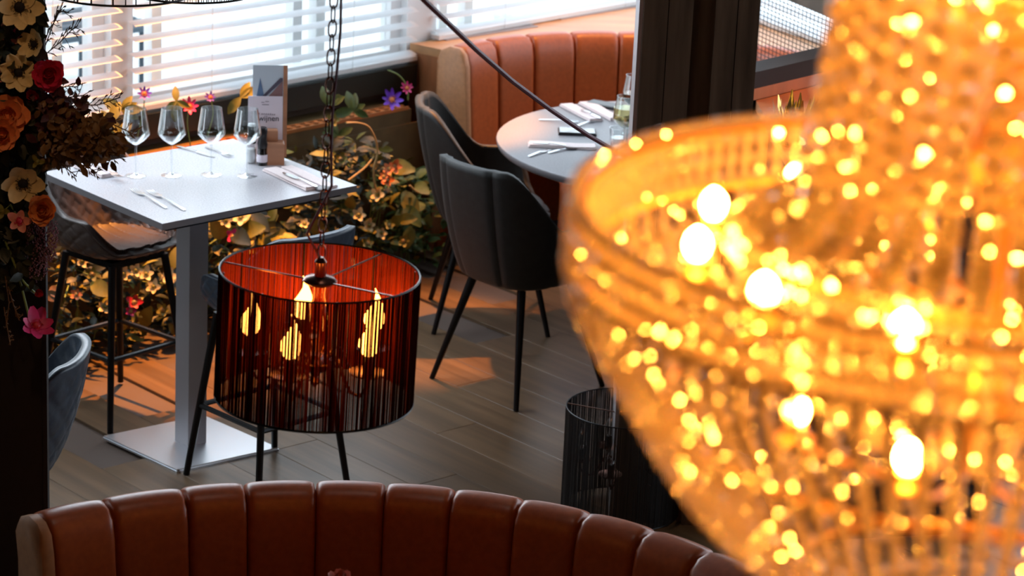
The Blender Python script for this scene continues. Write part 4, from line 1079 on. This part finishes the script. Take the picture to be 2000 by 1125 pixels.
MB().lathe([(.001, -.37), (.02, -.35), (.032, -.33), (.02, -.31), (.008, -.30)], 20).build('finial', M['chandmetal'], chd)
beads = []   # (pos, radius)
def strand(f, L, rad, gap, jit=.0):
    n = int(L / gap); ph = jit * random.random()
    for i in range(n + 1): beads.append((f(min(1, (i + ph) / n)), rad * random.uniform(.9, 1.1)))
# basket profile radius, z
bp = [(.318, -.052), (.316, -.07), (.304, -.093), (.286, -.122), (.266, -.157), (.241, -.197), (.212, -.236), (.178, -.268), (.13, -.298), (.05, -.318)]
def interp(P, t):
    j = t * (len(P) - 1); i = min(int(j), len(P) - 2); u = j - i; return (P[i][0] * (1 - u) + P[i + 1][0] * u, P[i][1] * (1 - u) + P[i + 1][1] * u)
NB = 88
for k in range(NB):
    q = 2 * PI * k / NB
    lim = 1 if k % 4 == 0 else (.8 if k % 2 == 0 else .62)
    strand(lambda t, q=q, lim=lim: V((interp(bp, t * lim)[0] * math.cos(q), interp(bp, t * lim)[0] * math.sin(q), interp(bp, t * lim)[1])), .44 * lim, .0052, .0125)
for i in range(NB * 2): # bead rows on the big ring
    q = 2 * PI * i / (NB * 2)
    for (rr, z) in ((RRg, .003), (RRg + .001, -.014), (RRg + .001, -.031), (RRg + .002, -.048)) + (((.193, -.016), (.195, -.030), (.19, -.045)) if i % 2 else ()): beads.append((V((rr * math.cos(q), rr * math.sin(q), z)), .0055))
for k in range(60):  # sagging radial strands between ring and inner ring
    q = 2 * PI * (k + .5) / 60
    strand(lambda t, q=q: V(((RRg - .005 + (.19 - RRg) * t) * math.cos(q), (RRg - .005 + (.19 - RRg) * t) * math.sin(q), -.052 + .03 * t - .03 * math.sin(PI * t))), .135, .0048, .0125)
cp = [(.19, -.018), (.158, .0), (.142, .025), (.134, .09), (.128, .17), (.122, .26), (.118, .40), (.115, .56)]
for k in range(34):
    q = 2 * PI * (k + .3) / 34
    strand(lambda t, q=q: V((interp(cp, t)[0] * math.cos(q), interp(cp, t)[0] * math.sin(q), interp(cp, t)[1])), .58, .0098, .0208, 1)
for k in range(14):
    q = 2 * PI * (k + .3) / 14
    strand(lambda t, q=q: V(((.07 + .03 * (1 - t)) * math.cos(q), (.07 + .03 * (1 - t)) * math.sin(q), .03 + .5 * t)), .5, .0075, .019)
for k in range(44):  # inner short basket
    q = 2 * PI * k / 44
    strand(lambda t, q=q: V(((.19 - .10 * t * t) * math.cos(q), (.19 - .10 * t * t) * math.sin(q), -.03 - .14 * t)), .2, .0055, .0135)
# nearest beads that show in the frame are objects of their own
def infr(p): x, y, k = pr(C0 + p); return -20 < x < 2020 and -20 < y < 1145
for z_ in range(0): pass
vis = sorted([bd_ for bd_ in beads if infr(bd_[0])], key=lambda b_: (pr(C0 + b_[0])[2] - b_[1] * 25))
pick = set(id(b_) for b_ in vis[:300])
import bmesh
def ico(sub):
    bm = bmesh.new(); bmesh.ops.create_icosphere(bm, subdivisions=sub, radius=1)
    vs = [v.co.copy() for v in bm.verts]; fs = [tuple(v.index for v in f.verts) for f in bm.faces]; bm.free(); return vs, fs
iv, if_ = ico(2)
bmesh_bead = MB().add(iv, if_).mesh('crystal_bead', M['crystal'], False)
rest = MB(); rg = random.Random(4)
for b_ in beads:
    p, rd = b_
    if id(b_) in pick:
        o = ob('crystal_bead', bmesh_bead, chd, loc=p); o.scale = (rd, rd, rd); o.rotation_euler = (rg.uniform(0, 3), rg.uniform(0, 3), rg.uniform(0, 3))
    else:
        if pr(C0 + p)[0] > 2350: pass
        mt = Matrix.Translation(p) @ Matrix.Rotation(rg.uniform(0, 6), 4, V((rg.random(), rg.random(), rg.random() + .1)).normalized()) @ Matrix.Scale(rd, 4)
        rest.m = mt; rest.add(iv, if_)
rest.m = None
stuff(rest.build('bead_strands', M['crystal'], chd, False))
# prism drops round the ring
def prism_mesh(L, w_):
    prof = [(.0006, 0), (w_ * .5, -.006), (w_ * .42, -L * .7), (w_ * .5, -L * .82), (.0006, -L)]
    return MB().lathe(prof, 6).mesh('prism_drop', M['crystal'], False)
pmr = prism_mesh(.052, .0085)
for k in range(120):
    q = 2 * PI * k / 120; ob('prism_drop', pmr, chd, loc=((RRg - .009) * math.cos(q), (RRg - .009) * math.sin(q), .0))
pmr2 = prism_mesh(.05, .009)
for k in range(48):
    q = 2 * PI * k / 48; ob('prism_drop', pmr2, chd, loc=(.188 * math.cos(q), .188 * math.sin(q), -.022))
# bulbs on arms
bulbs = [(.225, -.03, 12, 0.1), (.075, .20, 5, .6), (.15, -.15, 8, .3)]
for (rr, z, n, ph0) in bulbs:
    for k in range(n):
        q = 2 * PI * k / n + ph0; c = V((rr * math.cos(q), rr * math.sin(q), z))
        a_ = MB().tube([V((0, 0, z - .05)), c * .5 + V((0, 0, z * .5 - .05)), V((c.x, c.y, z - .022))], .003, 6).build('arm', M['chandmetal'], chd)
        MB().lathe([(.008, -.022), (.015, -.016), (.009, -.012), (.008, -.004)], 14, c).build('bulb_holder', M['chandmetal'], a_)
        MB().lathe([(.004, -.004), (.0075, .0), (.009, .006), (.0075, .012), (.004, .016), (.001, .018)], 14, c).build('light_bulb', M['bulb'], a_)

# small pink flower tip at the bottom edge on the booth table
p = dep(665, 1130, 5.0)
bt = thing('booth_table', 'small round dark table inside the foreground booth below the pendant', 'table', (FC.x, FC.y + .15, 0))
MB().lathe([(.36, .72), (.37, .735), (.36, .75)], 48).build('tabletop', M['edge'], bt); MB().lathe([(.22, 0), (.22, .012), (.03, .03), (.03, .72)], 32).build('pedestal', M['blackmetal'], bt)
tip = at_z(665, 1142, 1.09)
vs_ = thing('bud_vase', 'slim dark vase on the foreground booth table', 'vase', (tip.x, tip.y, .7505))
MB().lathe([(.03, 0), (.04, .04), (.03, .12), (.012, .2), (.014, .22)], 20).build('body', M['smoke'], vs_)
MB().tube([(0, 0, .12), (0, 0, .30)], .003, 6).build('flower_stalk', M['gstem'], vs_)
bloom('rose', 'pink rosebud just showing at the bottom edge above the booth sofa', tip, (0, -.3, 1), .026, 'orchid', 7, layers=4, cup=.7, pw=.9)
print('planks', npk, 'beads', len(beads))
